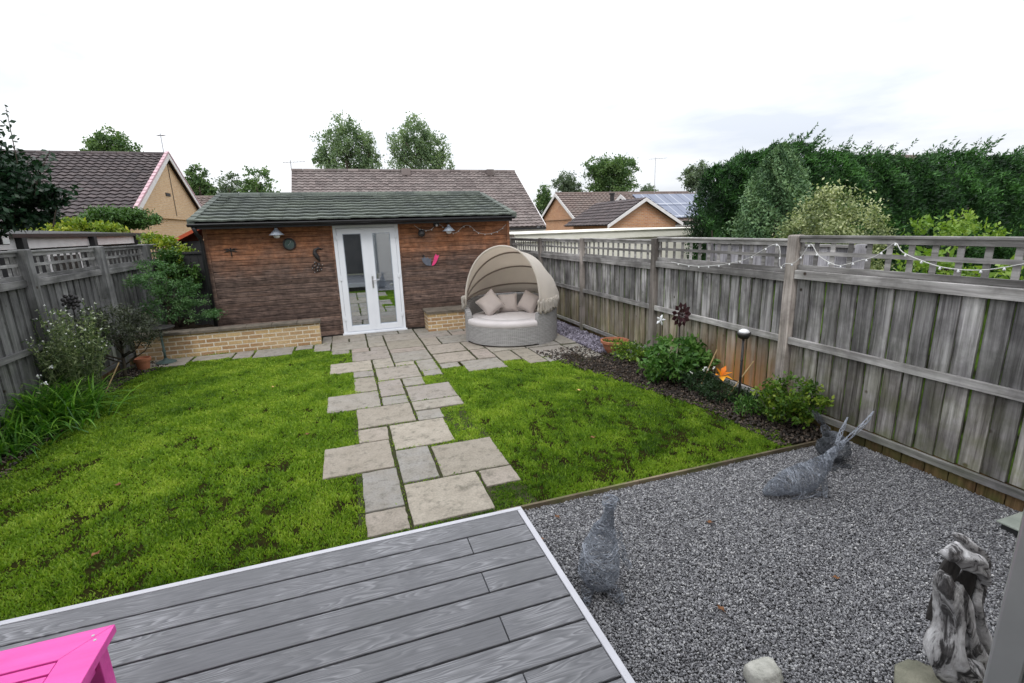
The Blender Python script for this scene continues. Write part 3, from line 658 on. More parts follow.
# ------------------------------------------------------------------ pink table (corner in view)
TX, TY, TZ = -.885, 1.80, .75
tb = thing('garden_table', 'hot pink painted slatted wooden table on the grey deck', 'table', (TX - .45, TY - .3, .3))
q = MB(); th = .03; W_ = .112; X0, Y0 = TX - 1.0, TY - .62
def mitred(mb, pts): mb.prism(pts, TZ - th, TZ)
for pts in ([(X0, TY), (TX, TY), (TX - W_, TY - W_), (X0 + W_, TY - W_)][::-1], [(TX, TY), (TX, Y0), (TX - W_, Y0 + W_), (TX - W_, TY - W_)][::-1],
            [(X0, Y0), (X0 + W_, Y0 + W_), (TX - W_, Y0 + W_), (TX, Y0)][::-1], [(X0, Y0), (X0, TY), (X0 + W_, TY - W_), (X0 + W_, Y0 + W_)][::-1]):
    q.prism(pts, TZ - th, TZ)
q.build('table_frame', M['pinkp'], tb, bevel=.003)
for sx_, sy_ in ((TX - .05, TY - .035), (TX - .035, TY - .06), (TX - .05, TY - .30), (TX - .30, TY - .045)):
    q = MB(); q.lathe((sx_, sy_, TZ), [(.005, 0), (.0045, .001), (0, .0008)], 10); q.build('screw_head', M['steel'], tb)
yy = TY - W_ - .005
while yy > Y0 + W_ + .05:
    q = MB(); q.box(X0 + W_ + .003, TX - W_ - .003, yy - .044, yy, TZ - th - .002, TZ - .003); q.build('slat', M['pinkp'], tb, bevel=.002); yy -= .053
for lx, ly in ((TX - .075, TY - .085), (X0 + .03, TY - .085), (TX - .075, Y0 + .03), (X0 + .03, Y0 + .03)):
    q = MB(); q.box(lx, lx + .05, ly, ly + .06, .303, TZ - th - .001); q.build('leg', M['pinkp'], tb, bevel=.003)
for (a, b, c, d) in ((X0 + .085, TX - .08, TY - .06, TY - .038), (X0 + .085, TX - .08, Y0 + .05, Y0 + .072), (TX - .062, TX - .04, Y0 + .095, TY - .09), (X0 + .045, X0 + .067, Y0 + .095, TY - .09)):
    q = MB(); q.box(a, b, c, d, TZ - .1, TZ - th - .002); q.build('apron', M['pinkp'], tb)

# ------------------------------------------------------------------ own house behind the camera, open door leaf
oh = thing('brick_house', 'rear brick wall of the house behind the deck', 'house', (0, -1.2, 0))
q = MB(); q.box(-4.5, -1.3, -1.5, -.95, -.1, 5); q.box(1.3, 5.5, -1.5, -.95, -.1, 5); q.box(-1.3, 1.3, -1.5, -.95, 2.45, 5); q.build('wall', M['own_render'], oh)
q = MB(); q.box(-1.3, 1.3, -1.48, -1.40, .3, 2.45); q.build('doorway', M['curtain'], oh)
q = MB(); q.box(-4.7, 5.7, -5, -.75, 5.0, 5.2); q.build('roof', M['tile_mid'], oh)
for x0 in (-3.4, 2.2):
    q = MB(); q.box(x0, x0 + 1.3, -.948, -.90, 3.0, 4.2); wf = q.build('window', M['upvc'], oh); q = MB(); q.box(x0 + .08, x0 + 1.22, -.899, -.893, 3.08, 4.12); q.build('pane', M['black'], wf)
A = Vector((.835, .335, 0)); Bv = Vector((1.30, -.84, 0)); d = (Bv - A).normalized(); nn = Vector((-d.y, d.x, 0))
dl = thing('patio_door', 'grey metal framed glass door standing open at the right edge', 'door', A)
def leafbox(u0, u1, z0, z1, w0, w1, mb): 
    P = [A + d * u + nn * w_ for u, w_ in ((u0, w0), (u1, w0), (u1, w1), (u0, w1))]
    mb.prism([(p.x, p.y) for p in P], z0, z1)
Ld = (Bv - A).length
q = MB(); leafbox(0, .035, .33, 2.4, -.030, .030, q); leafbox(.035, .085, .33, 2.4, -.024, .024, q); leafbox(Ld - .08, Ld, .33, 2.4, -.03, .03, q); leafbox(.085, Ld - .08, .33, .43, -.028, .028, q); leafbox(.085, Ld - .08, 2.3, 2.4, -.028, .028, q)
q.build('door_frame', M['alu'], dl, bevel=.003)
q = MB(); leafbox(.086, .10, .43, 2.3, -.016, .016, q); leafbox(.10, .108, .43, 2.3, -.02, -.014, q); q.build('gasket', M['black'], dl)
q = MB(); leafbox(.1005, Ld - .081, .431, 2.299, -.004, .004, q); q.build('pane', M['glass'], dl)

# ------------------------------------------------------------------ shed / summer house
SX0, SX1, SY, SD = -2.33, 3.40, 10.243, 14.9
sh = thing('summer_house', 'brown timber clad garden room with a tiled roof behind the lawn', 'garden room', (0.5, SY, 0))
DX0, DX1, DTOP = -.165, 1.072, 2.18
def clad(name, x0, x1, z0, z1):
    q = MB(); z = z0; p = .098; k = 0
    while z < z1 - .005:
        zt = min(z + p, z1)
        # shiplap board: hollow near the top, flat lower face
        x = x0
        while x < x1 - 1e-6:
            L = R.choice([1.8, 2.4, 3.0]); xe = min(x + L, x1); xe = x1 if x1 - xe < .4 else xe
            yb = SY + .02; pr = [(SY - .001, z + .002), (SY - .005, z + .005), (SY - .004, z + (zt - z) * .80), (SY + .001, z + (zt - z) * .90), (SY + .004, zt - .005), (SY + .012, zt), (yb, zt), (yb, z + .002)]
            n = len(pr); vs = [(x + .0008, a, b) for a, b in pr] + [(xe - .0008, a, b) for a, b in pr]
            q.add(vs, [(i, (i + 1) % n, n + (i + 1) % n, n + i) for i in range(n)] + [tuple(range(n - 1, -1, -1)), tuple(range(n, 2 * n))]); x = xe
        z += p
    return q
q = clad('', SX0, DX0 - .035, .03, 2.255)
q2 = clad('', DX1 + .035, SX1, .03, 2.255); q3 = clad('', DX0 - .035, DX1 + .035, DTOP + .035, 2.255)
for z_ in (q2, q3): q.add(z_.v, z_.f); 
q.r = q.r[:len(q.v)]
q_ = MB(); 
for z_ in (clad('', SX0, DX0 - .035, .03, 2.255), clad('', DX1 + .035, SX1, .03, 2.255), clad('', DX0 - .035, DX1 + .035, DTOP + .035, 2.255)):
    b = len(q_.v); q_.v += z_.v; q_.f += [tuple(b + i for i in f_) for f_ in z_.f]; q_.r += z_.r
q_.build('front_cladding', M['clad'], sh)
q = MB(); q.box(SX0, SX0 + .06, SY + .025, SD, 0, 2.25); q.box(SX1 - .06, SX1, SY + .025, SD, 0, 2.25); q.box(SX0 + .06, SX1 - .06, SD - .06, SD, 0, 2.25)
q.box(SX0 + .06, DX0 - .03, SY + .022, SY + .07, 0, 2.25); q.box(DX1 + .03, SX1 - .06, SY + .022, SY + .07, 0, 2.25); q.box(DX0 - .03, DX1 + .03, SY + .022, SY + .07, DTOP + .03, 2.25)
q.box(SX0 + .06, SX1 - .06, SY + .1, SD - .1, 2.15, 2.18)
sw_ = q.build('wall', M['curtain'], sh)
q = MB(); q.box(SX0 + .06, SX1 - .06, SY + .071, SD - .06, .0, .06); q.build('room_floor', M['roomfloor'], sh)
# corner boards
for a, b in ((SX0 - .03, SX0 + .03), (SX1 - .02, SX1 + .04)):
    q = MB(); q.box(a, b, SY - .018, SY - .008, .03, 2.25); q.build('corner_board', M['clad'], sh)
# roof
ez, ey, rz, ry = 2.285, 9.93, 2.885, 12.5
vdir = Vector((0, ry - ey, rz - ez)); q = MB(); roof_slope(q, (-2.47, ey, ez), (1, 0, 0), 5.88 + .02, vdir, vdir.length, .29, .30, .010, .042)
vb = Vector((0, ey - ry, 0)) + Vector((0, 0, 0)); 
roof_slope(q, (-2.47, 2 * ry - ey, ez), (1, 0, 0), 5.90, Vector((0, -(ry - ey), rz - ez)), vdir.length, .29, .30, .022, .032)
rf = q.build('roof', M['tile_shed'], sh)
q = MB()
for k in range(14): q.tube([(-2.47 + k * .422, ry, rz + .005), (-2.47 + (k + 1) * .422 - .006, ry, rz + .005)], .075, 10)
q.build('ridge_tile', M['tile_shed'], rf, smooth=False)
q = MB()
for xx in (-2.50, 3.40):
    nseg = 9
    for k in range(nseg):
        a, b = k / nseg, (k + 1) / nseg - .004
        p, p2 = Vector((xx, ey, ez)).lerp(Vector((xx, ry, rz)), a), Vector((xx, ey, ez)).lerp(Vector((xx, ry, rz)), b)
        q.add([p + Vector((dx, 0, dz)) for dx, dz in ((0, -.06), (.11, -.06), (.11, .055), (0, .055))] + [p2 + Vector((dx, 0, dz - .0)) for dx, dz in ((0, -.06), (.11, -.06), (.11, .045), (0, .045))],
              [(0, 1, 5, 4), (1, 2, 6, 5), (2, 3, 7, 6), (3, 0, 4, 7), (0, 3, 2, 1), (4, 5, 6, 7)])
q.build('verge_tile', M['tile_shed'], rf)
q = MB(); q.poly3([(-2.45, ey + .02, ez - .05), (3.44, ey + .02, ez - .05), (3.44, ry, rz - .05), (-2.45, ry, rz - .05)], .02)
q.poly3([(-2.45, 2 * ry - ey, ez - .05), (3.44, 2 * ry - ey, ez - .05), (3.44, ry + .001, rz - .05), (-2.45, ry + .001, rz - .05)], -.02); q.build('underlay', M['black'], rf)
for sx in (SX0, SX1 - .04):
    q = MB(); q.poly3([(sx, SY + .03, 2.252), (sx, SD, 2.252), (sx, ry, 2.79)], .04); q.build('gable', M['clad'], sh)
q = MB(); q.box(-2.44, 3.42, 9.985, 10.235, 2.262, 2.278); q.box(-2.44, 3.42, 9.968, 9.984, 2.17, 2.278); q.build('fascia', M['black'], sh)
# gutter: half round open channel
q = MB(); prof = [(9.895 + .055 * (1 - math.cos(a)) - .055 + .02, 2.262 - .055 * math.sin(a)) for a in [PI * k / 8 for k in range(9)]]
prof2 = [(9.92 - .052 * math.cos(a), 2.262 - .052 * math.sin(a)) for a in [PI * k / 8 for k in range(9)]] + [(9.92 + .046 * math.cos(a), 2.262 - .046 * math.sin(a)) for a in [PI * k / 8 for k in range(9)]]
n = len(prof2); q.add([(-2.50, a, b) for a, b in prof2] + [(3.46, a, b) for a, b in prof2], [(i, (i + 1) % n, n + (i + 1) % n, n + i) for i in range(n)]); q.build('gutter', M['black'], sh, smooth=True)
q = MB(); q.tube([(-2.42, 9.93, 2.21), (-2.40, 10.0, 2.10), (-2.385, 10.14, 2.02), (-2.385, 10.17, 1.9), (-2.385, 10.17, .1)], .034, 12); q.build('downpipe', M['black'], sh, smooth=True)
# french doors
q = MB(); fy0, fy1 = SY - .045, SY + .02
q.box(DX0, DX0 + .06, fy0, fy1, .02, DTOP); q.box(DX1 - .06, DX1, fy0, fy1, .02, DTOP); q.box(DX0 + .06, DX1 - .06, fy0, fy1, DTOP - .06, DTOP); q.box(DX0 + .06, DX1 - .06, fy0, fy1, .02, .075)
fr = q.build('door_frame', M['upvc'], sh, bevel=.004)
q = MB(); q.box(DX0 - .02, DX1 + .02, fy0 - .05, fy0 - .001, .02, .05); q.build('threshold', M['upvc'], fr)
q = MB(); q.box(DX0 - .035, DX0 - .002, SY - .03, SY + .0, .03, DTOP + .03); q.box(DX1 + .002, DX1 + .035, SY - .03, SY + .0, .03, DTOP + .03); q.box(DX0 - .035, DX1 + .035, SY - .03, SY, DTOP + .002, DTOP + .034); q.build('door_trim', M['clad'], sh)
mid = (DX0 + DX1) / 2
for k, (a, b) in enumerate(((DX0 + .063, mid - .003), (mid + .003, DX1 - .063))):
    q = MB(); st = .105; y0, y1 = fy0 - .012, fy0 + .05; z0, z1 = .078, DTOP - .063
    q.box(a, a + st, y0, y1, z0, z1); q.box(b - st, b, y0, y1, z0, z1); q.box(a + st, b - st, y0, y1, z1 - .105, z1); q.box(a + st, b - st, y0, y1, z0, z0 + .11)
    dr = q.build('door', M['upvc'], sh, bevel=.004)
    q = MB(); q.box(a + st + .001, b - st - .001, fy0 + .015, fy0 + .021, z0 + .111, z1 - .106); q.build('pane', M['glass'], dr)
    q = MB()
    g0, g1 = a + st, b - st
    for (p, r_, s_, u_) in ((g0, g0 + .012, z0 + .11, z1 - .105), (g1 - .012, g1, z0 + .11, z1 - .105), (g0 + .012, g1 - .012, z1 - .117, z1 - .105), (g0 + .012, g1 - .012, z0 + .11, z0 + .122)): q.box(p, r_, fy0 + .002, fy0 + .014, s_, u_)
    q.build('glazing_bead', M['galv'], dr)
    for hz in (.35, 1.15, 1.95):
        hx = a - .01 if k == 0 else b - .005
        q = MB(); q.box(hx - .015, hx + .03, fy0 - .022, fy0 - .011, hz - .04, hz + .04); q.build('hinge', M['upvc'], dr, bevel=.003)
    if k == 1:
        q = MB(); q.box(a + .02, a + .05, y0 - .008, y0 - .0005, .93, 1.17); q.tube([(a + .035, y0 - .008, 1.09), (a + .035, y0 - .05, 1.09), (a + .05, y0 - .055, 1.09), (a + .16, y0 - .055, 1.09)], .009, 8); q.build('handle', M['steel'], dr)
q = MB(); q.box(mid - .02, mid + .02, fy0 - .022, fy0 - .013, .08, DTOP - .065); q.build('centre_strip', M['upvc'], fr)
# something dim inside the room
ta = thing('cabinet', 'dark cabinet standing inside the garden room behind the glass', 'cabinet', (.2, 12.6, .06))
q = MB(); q.box(-.5, 1.3, 12.4, 12.9, .06, .95); q.build('cabinet_body', M['roomfloor'], ta); q = MB(); q.box(-.52, 1.32, 12.38, 12.92, .952, .99); q.build('top', M['cushion'], ta)
for x_ in (.1, .7):
    q = MB(); q.box(x_ - .29, x_ + .29, 12.385, 12.398, .12, .9); q.build('cabinet_door', M['curtain'], ta)

# ------------------------------------------------------------------ wall lamps and ornaments on the cladding
def wall_lamp(x, z, label):
    t = thing('wall_lamp', label, 'lamp', (x, SY - .01, z), 'coolie shade lamps on the garden room wall')
    q = MB(); q.lathe((x, SY - .16, z - .04), [(.135, -.055), (.132, -.058), (.03, .045), (.028, .07), (.0, .075)], 24); q.build('lamp_shade', M['galv'], t, smooth=False)
    q = MB(); q.lathe((x, SY - .16, z - .10), [(0, -.055), (.045, -.045), (.06, -.01), (.05, .02), (.02, .05)], 16); q.build('bulb', M['bulb'], t, smooth=True)
    q = MB(); q.tube([(x, SY - .16, z + .03), (x, SY - .16, z + .07), (x, SY - .10, z + .09), (x, SY - .012, z + .085)], .009, 8); q.lathe((x, SY - .006, z + .085), [(.035, 0), (.035, .012), (.0, .014)], 16, axis=(0, -1, 0)); q.build('bracket', M['black_m'], t, smooth=True)
wall_lamp(-1.14, 2.13, 'grey cone shade wall lamp left of the white doors')
wall_lamp(2.08, 2.10, 'grey cone shade wall lamp right of the white doors')
th_ = thing('thermometer', 'round dark framed dial hanging below the left wall lamp', 'thermometer', (-.96, SY - .01, 1.86))
q = MB(); q.lathe((-.96, SY - .008, 1.86), [(.115, 0), (.115, .022), (.10, .03), (.085, .024), (.085, .012), (0, .012)], 32, axis=(0, -1, 0)); q.build('rim', M['black_m'], th_, smooth=False)
q = MB(); q.lathe((-.96, SY - .021, 1.86), [(.084, 0), (.084, .002), (0, .002)], 24, axis=(0, -1, 0)); q.build('dial', M['verdigris'], th_)
q = MB(); q.tube([(-.96, SY - .027, 1.86), (-.93, SY - .027, 1.91)], .004, 6); q.tube([(-.96, SY - .027, 1.86), (-.985, SY - .027, 1.835)], .004, 6); q.build('needle', M['steel'], th_)
o = thing('seahorse_plaque', 'small dark curved metal plaque on the wall beside the doors', 'wall ornament', (-.48, SY, 1.64))
q = MB(); q.tube([(-.40, SY - .02, 1.735), (-.46, SY - .02, 1.765), (-.525, SY - .02, 1.73), (-.535, SY - .02, 1.665), (-.50, SY - .02, 1.60), (-.475, SY - .02, 1.55), (-.455, SY - .02, 1.515)], [.010, .022, .03, .045, .045, .026, .006], 10); q.tube([(-.40, SY - .02, 1.735), (-.375, SY - .02, 1.765)], [.01, .003], 6)
q.build('body', M['black_m'], o, smooth=True)
o = thing('flower_plaque', 'small dark filigree flower ornament with pale studs on the wall', 'wall ornament', (-.525, SY, 1.40))
q = MB()
for k in range(7):
    a = 2 * PI * k / 7; cx_, cz_ = -.525 + .06 * math.cos(a), 1.40 + .06 * math.sin(a)
    q.tube([(cx_ + .032 * math.cos(b), SY - .015, cz_ + .032 * math.sin(b)) for b in [2 * PI * j / 10 for j in range(11)]], .006, 6)
q.build('petal_rings', M['black_m'], o)
q = MB()
for k in range(9):
    a = 2.4 * k; rr = .018 * k ** .6 + .01; q.lathe((-.525 + rr * math.cos(a) * 1.6, SY - .015, 1.40 + rr * math.sin(a) * 1.6), [(.009, 0), (.007, .008), (0, .01)], 8, axis=(0, -1, 0))
q.build('studs', M['steel'], o)
o = thing('dragonfly_plaque', 'faint dark dragonfly ornament near the left end of the wall', 'wall ornament', (-1.96, SY, 1.75))
q = MB(); q.tube([(-1.96, SY - .015, 1.83), (-1.955, SY - .015, 1.66)], [.014, .005], 8)
for sx in (-1, 1):
    for dz in (.01, -.025): q.tube([(-1.96, SY - .015, 1.79 + dz * .3), (-1.96 + sx * .05, SY - .017, 1.80 + dz), (-1.96 + sx * .11, SY - .015, 1.795 + dz * 1.6)], [.005, .014, .004], 6)
q.build('body', M['black_m'], o)
o = thing('bird_plaque', 'grey and pink crescent bird ornament on the wall right of the doors', 'wall ornament', (1.70, SY, 1.42))
def fanshape(c, pts, t0, mat, nm):
    q = MB(); n = len(pts); V = [(c[0] + a, SY - .02, c[1] + b) for a, b in pts] + [(c[0] + a, SY - .008, c[1] + b) for a, b in pts]
    q.add(V, [tuple(range(n)), tuple(range(2 * n - 1, n - 1, -1))] + [(k, n + k, n + (k + 1) % n, (k + 1) % n) for k in range(n)]); q.build(nm, mat, o)
fanshape((1.66, 1.42), [(-.16, .06), (-.13, -.03), (-.06, -.10), (.04, -.115), (.03, -.04), (.05, .05), (.01, .03), (-.03, .07), (-.06, .045), (-.10, .10), (-.12, .05)], 0, M['blue_grey'], 'grey_wing')
fanshape((1.72, 1.42), [(-.015, -.115), (.04, -.10), (.09, -.04), (.13, .04), (.16, .10), (.11, .09), (.09, .13), (.055, .08), (.03, .0)], 0, M['pink_orn'], 'pink_wing')
q = MB(); q.tube([(1.52, SY - .02, 1.50), (1.545, SY - .02, 1.53), (1.57, SY - .02, 1.51)], [.006, .018, .01], 8); q.build('head', M['black_m'], o)
o = thing('owl_ornament', 'small black round hanging ornament below the fairy lights', 'hanging ornament', (1.53, SY, 1.98))
q = MB(); q.lathe((1.53, SY - .09, 1.90), [(0, 0), (.055, .015), (.075, .06), (.065, .11), (.03, .14), (.006, .15)], 14); q.tube([(1.53, SY - .09, 2.05), (1.53, SY - .07, 2.10), (1.53, SY - .004, 2.11)], .004, 6); q.build('body', M['black_m'], o)
q = MB(); [q.tube([(1.53 + s * .04, SY - .10, 2.02), (1.53 + s * .055, SY - .11, 2.055)], [.014, .003], 6) for s in (-1, 1)]; q.build('ear_tufts', M['black_m'], o)
o = thing('wall_sensor', 'small black box fixed under the gutter beside the right lamp', 'sensor', (1.86, SY, 2.16))
q = MB(); q.box(1.80, 1.90, SY - .09, SY - .008, 2.10, 2.19); q.build('housing', M['black'], o, bevel=.006); q = MB(); q.lathe((1.85, SY - .095, 2.125), [(.025, 0), (.02, .012), (0, .02)], 12, axis=(0, -1, 0)); q.build('eye', M['bulb'], o)

# fairy lights
def fairy(name, label, pts, bulbs_every=1, sag=.0, rad=.004, br=.016, axis='y'):
    t = thing(name, label, 'string lights', pts[0], 'fairy light strings')
    P = [Vector(p) for p in pts]; S_ = []
    for i in range(len(P) - 1):
        a, b, c, d_ = P[max(i - 1, 0)], P[i], P[i + 1], P[min(i + 2, len(P) - 1)]
        for k in range(5):
            s = k / 5; S_.append(.5 * ((2 * b) + (c - a) * s + (2 * a - 5 * b + 4 * c - d_) * s * s + (3 * b - a - 3 * c + d_) * s ** 3))
    S_.append(P[-1]); q = MB(); q.tube(S_, rad, 5); q.build('cable', M['cable'], t, smooth=True)
    acc = 0
    for i in range(1, len(S_)):
        acc += (S_[i] - S_[i - 1]).length
        if acc > bulbs_every:
            acc = 0; p = S_[i]; q = MB(); q.lathe((p.x, p.y, p.z - br * 2.4), [(0, 0), (br * .8, br * .4), (br, br), (br * .6, br * 1.8), (br * .35, br * 2.4)], 8); q.build('bulb', M['bulb'], t, smooth=True)
    return t
fy = [(1.398, 2.143), (1.513, 2.061), (1.715, 2.035), (1.889, 2.15), (2.048, 2.044), (2.232, 1.957), (2.432, 2.094), (2.561, 2.09), (2.707, 1.962), (2.88, 1.915), (3.059, 1.93), (3.218, 1.987), (3.36, 2.10)]
fairy('fairy_lights', 'string of fairy lights swagged under the garden room eaves', [(a, SY - .04, b) for a, b in fy], .11, br=.011)
ry_ = [(5.632, 1.513), (5.163, 1.489), (4.723, 1.529), (4.316, 1.62), (3.921, 1.792), (3.859, 1.572), (3.80, 1.60), (3.697, 1.612), (3.606, 1.699), (3.532, 1.801), (3.429, 1.692), (3.256, 1.62), (3.145, 1.635), (3.025, 1.677), (2.928, 1.707), (2.833, 1.779), (2.769, 1.825), (2.707, 1.756), (2.561, 1.697), (2.393, 1.653), (2.177, 1.652), (1.961, 1.707), (1.7, 1.80)]
fairy('fairy_lights', 'white fairy lights sagging along the trellis of the right fence', [(4.205, a, b) for a, b in ry_], .115, br=.010)

# ------------------------------------------------------------------ retaining walls
wl = thing('garden_wall', 'long low buff brick wall with coping left of the doors', 'wall', (-2, 9.6, 0), 'low brick walls before the garden room')
q = MB(); q.box(XL + .1, -.575, 9.6, 9.81, -.05, .415); q.build('brickwork', M['brick_y'], wl)
for k in range(7):
    q = MB(); a = XL + .1 + k * .425; q.box(a, min(a + .42, -.55), 9.565, 9.845, .417, .465, bev=.008); q.build('coping_stone', M['coping'], wl)
wr = thing('garden_wall', 'short low buff brick wall with coping beside the daybed', 'wall', (1.9, 9.8, 0), 'low brick walls before the garden room')
q = MB(); q.box(1.47, 2.75, 9.72, 9.93, -.02, .39); q.build('brickwork', M['brick_y'], wr)
for k in range(3):
    q = MB(); a = 1.44 + k * .445; q.box(a, a + .44, 9.685, 10.19, .392, .437, bev=.008); q.build('coping_stone', M['coping'], wr)
q = MB(); q.box(1.47, 1.68, 9.931, 10.2, -.02, .39); q.build('return_wall', M['brick_y'], wr)

# ------------------------------------------------------------------ fences
def fence(name, label, X, side, posts, zf, mats, group, with_low=True, bw=.16):
    """side=+1: garden lies at smaller x (right fence); -1: garden at larger x. zf(y) top height"""
    mB, mR, mP, mL = mats
    t = thing(name, label, 'fence', (X, (posts[0] + posts[-1]) / 2, 0), group)
    def bx(q, d0, d1, y0, y1, z0, z1, r=None, bev=0): # d: distance from X towards garden
        a, b = (X - d1, X - d0) if side > 0 else (X + d0, X + d1); q.box(a, b, y0, y1, z0, z1, r, bev=bev)
    for yp in posts:
        q = MB(); zt = zf(yp) + .035; hw_ = .052 if side > 0 else .075; bx(q, -.05, .065 if side > 0 else .10, yp - hw_, yp + hw_, -.1, zt, bev=.012); q.build('fence_post', mP, t)
    for a, b in zip(posts, posts[1:]):
        y0, y1 = a + .058, b - .058; zt = zf((a + b) / 2); q = MB(); y = y0; n = max(1, round((y1 - y0) / bw)); w_ = (y1 - y0) / n; slop = (zf(b) - zf(a)) * .5
        for k in range(n):
            ya = y0 + k * w_; yb = ya + w_ - (R.uniform(.006, .013) if side > 0 else R.uniform(.001, .004)); r = R.random()
            # feather edge board: one side proud of the other
            c = []
            j0, j1 = R.uniform(-.006, .006), R.uniform(-.006, .006)
            for z in (.17, zt - .31):
                jj = j0 if z < 1 else j1
                for (yy, d0, d1) in ((ya + jj, 0, .024), (yb + jj, 0, .006)):
                    for dd in (d0, d1): c.append(((X - dd) if side > 0 else (X + dd), yy, z))
            q.add(c, [(0, 1, 3, 2), (4, 6, 7, 5), (0, 4, 5, 1), (2, 3, 7, 6), (1, 5, 7, 3), (0, 2, 6, 4)], r)
            if k < n - 1 and side > 0: bx(q, .001, .0045, yb - .001, ya + w_ + .001, .17, zt - .31, 2.0)
        bx(q, -.012, -.001, y0, y1, .17, zt - .31, .1)
        pn = q.build('panel', mB, t)
        for (z0, z1) in ((zt - .40, zt - .315), (.785, .855), (.105, .165)):
            q = MB(); bx(q, .0235, .055, y0 - .0, y1 + .0, z0, z1, bev=.004); q.build('rail', mR, pn)
        if with_low:
            q = MB(); y = y0
            while y < y1: 
                L = min(R.uniform(.14, .19), y1 - y); bx(q, .003, .018, y, y + L - .008, -.08, .112); y += L
            bx(q, -.02, .002, y0, y1, -.08, .168); q.build('gravel_board', mL, pn)
        # trellis
        q = MB(); bx(q, -.01, .022, y0, y1, zt - .045, zt); bx(q, -.008, .026, y0, y1, zt - .312, zt - .265); bx(q, .004, .016, y0, y1, zt - .165, zt - .13)
        m_ = max(2, round((y1 - y0) / .165)); s_ = (y1 - y0) / m_
        for k in range(m_ + 1):
            yc = y0 + k * s_; ya, yb = max(y0, yc - .021), min(y1, yc + .021); bx(q, -.009, .0035, ya, yb, zt - .264, zt - .046)
        q.build('trellis', mR, pn)
        # capping rail
        q = MB(); bx(q, -.028, .04, y0, y1, zt + .001, zt + .022, bev=.004); q.build('capping', mR, pn)
    return t
FR = [(-1, 1.90), (3.77, 1.868), (6.1, 1.812), (8.4, 1.785), (10.5, 1.765), (12.6, 1.75)]
fence('timber_fence', 'weathered grey board fence with trellis top along the right side', XR, 1, [-.83, 1.47, 3.77, 6.1, 8.4, 10.5, 12.6, 14.7], lambda y: interp(y, FR) - .02, (M['fence'], M['fence_rail'], M['fence_post'], M['fence_low']), 'boundary fences')
FL = [(3.5, 1.97), (7.3, 1.965), (11, 1.94)]
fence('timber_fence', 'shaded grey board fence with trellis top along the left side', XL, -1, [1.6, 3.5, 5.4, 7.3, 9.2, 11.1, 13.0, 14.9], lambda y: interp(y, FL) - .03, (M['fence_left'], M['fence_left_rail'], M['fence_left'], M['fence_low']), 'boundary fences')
nf = thing('neighbour_fence', 'pale grey closeboard fence beyond the right fence', 'fence', (6.9, 6, 0))
q = MB(); y = 4.9
while y < 7.9: q.box(6.9, 6.93, y, y + .142, 0, 1.60); y += .15
q.build('boards', M['grey_fence_far'], nf); q = MB(); q.box(6.85, 6.96, 4.9, 8.0, 1.605, 1.64); q.build('capping', M['fence_rail'], nf)
q = MB()
for y in (4.9, 6.4, 7.9): q = MB(); q.box(6.79, 6.895, y, y + .1, 0, 1.66); q.build('fence_post', M['grey_fence_far'], nf)

# cream garage beyond the right fence
ga = thing('garage', 'long cream flat roofed garage beyond the right fence', 'garage', (7.3, 13.2, 0))
q = MB(); q.box(4.55, 10.9, 12.9, 18, 0, 1.62); q.build('wall', M['cream'], ga); q = MB(); q.box(4.45, 11.0, 12.8, 18.1, 1.625, 1.83); q.build('fascia', M['cream'], ga); q = MB(); q.box(4.40, 11.05, 12.75, 18.15, 1.832, 1.852); q.build('roof', M['cream'], ga)

# ------------------------------------------------------------------ neighbour lean-to, left
ls = thing('neighbour_outbuilding', 'white boarded outbuilding with black gutter beyond the left fence', 'outbuilding', (-5.5, 11, 0))
q = MB(); q.box(-9, -5.15, 4, 15.6, 0, 1.99); q.build('wall', M['bin'], ls)
q = MB(); q.box(-5.10, -5.07, 3.9, 15.7, 1.94, 2.12)
q.build('fascia', M['white_paint'], ls)
q = MB(); q.box(-5.13, -4.98, 3.9, 15.75, 2.122, 2.185); q.build('gutter', M['black'], ls)
q = MB(); q.add([(-9, 3.9, 2.45), (-5.1, 3.9, 2.19), (-5.1, 15.75, 2.19), (-9, 15.75, 2.45), (-9, 3.9, 2.0), (-5.14, 3.9, 2.0), (-5.14, 15.69, 2.0), (-9, 15.75, 2.0)], [(0, 1, 2, 3), (4, 7, 6, 5), (0, 4, 5, 1), (1, 5, 6, 2), (2, 6, 7, 3), (3, 7, 4, 0)]); q.build('roof', M['bin'], ls)
q = MB(); q.tube([(-5.02, 15.72, 2.17), (-4.45, 15.9, 1.86)], .05, 6); q.build('downpipe', M['black'], ls)
for y in (5.2, 8.0, 10.3, 12.8, 15.2):
    q = MB(); q.box(-5.07, -4.97, y, y + .13, 0, 2.12); q.build('pillar', M['bin'], ls)
for y in (6.0, 8.6, 11.2):
    q = MB(); q.box(-5.148, -5.10, y, y + 1.2, .9, 1.85); wn = q.build('window', M['white_paint'], ls); q = MB(); [q.box(-5.099, -5.09, y + .07 + k * .55, y + .57 + k * .55, .98, 1.78) for k in (0, 1)]; q.build('pane', M['black'], wn)
fl = thing('floodlight', 'small black floodlight at the end of the neighbouring gutter', 'floodlight', (-4.93, 9.75, 2.12))
q = MB(); q.box(-4.97, -4.86, 9.55, 9.75, 2.02, 2.16); q.build('housing', M['black'], fl, bevel=.01); q = MB(); q.box(-4.859, -4.853, 9.57, 9.73, 2.03, 2.15); q.build('lens', M['bulb'], fl)

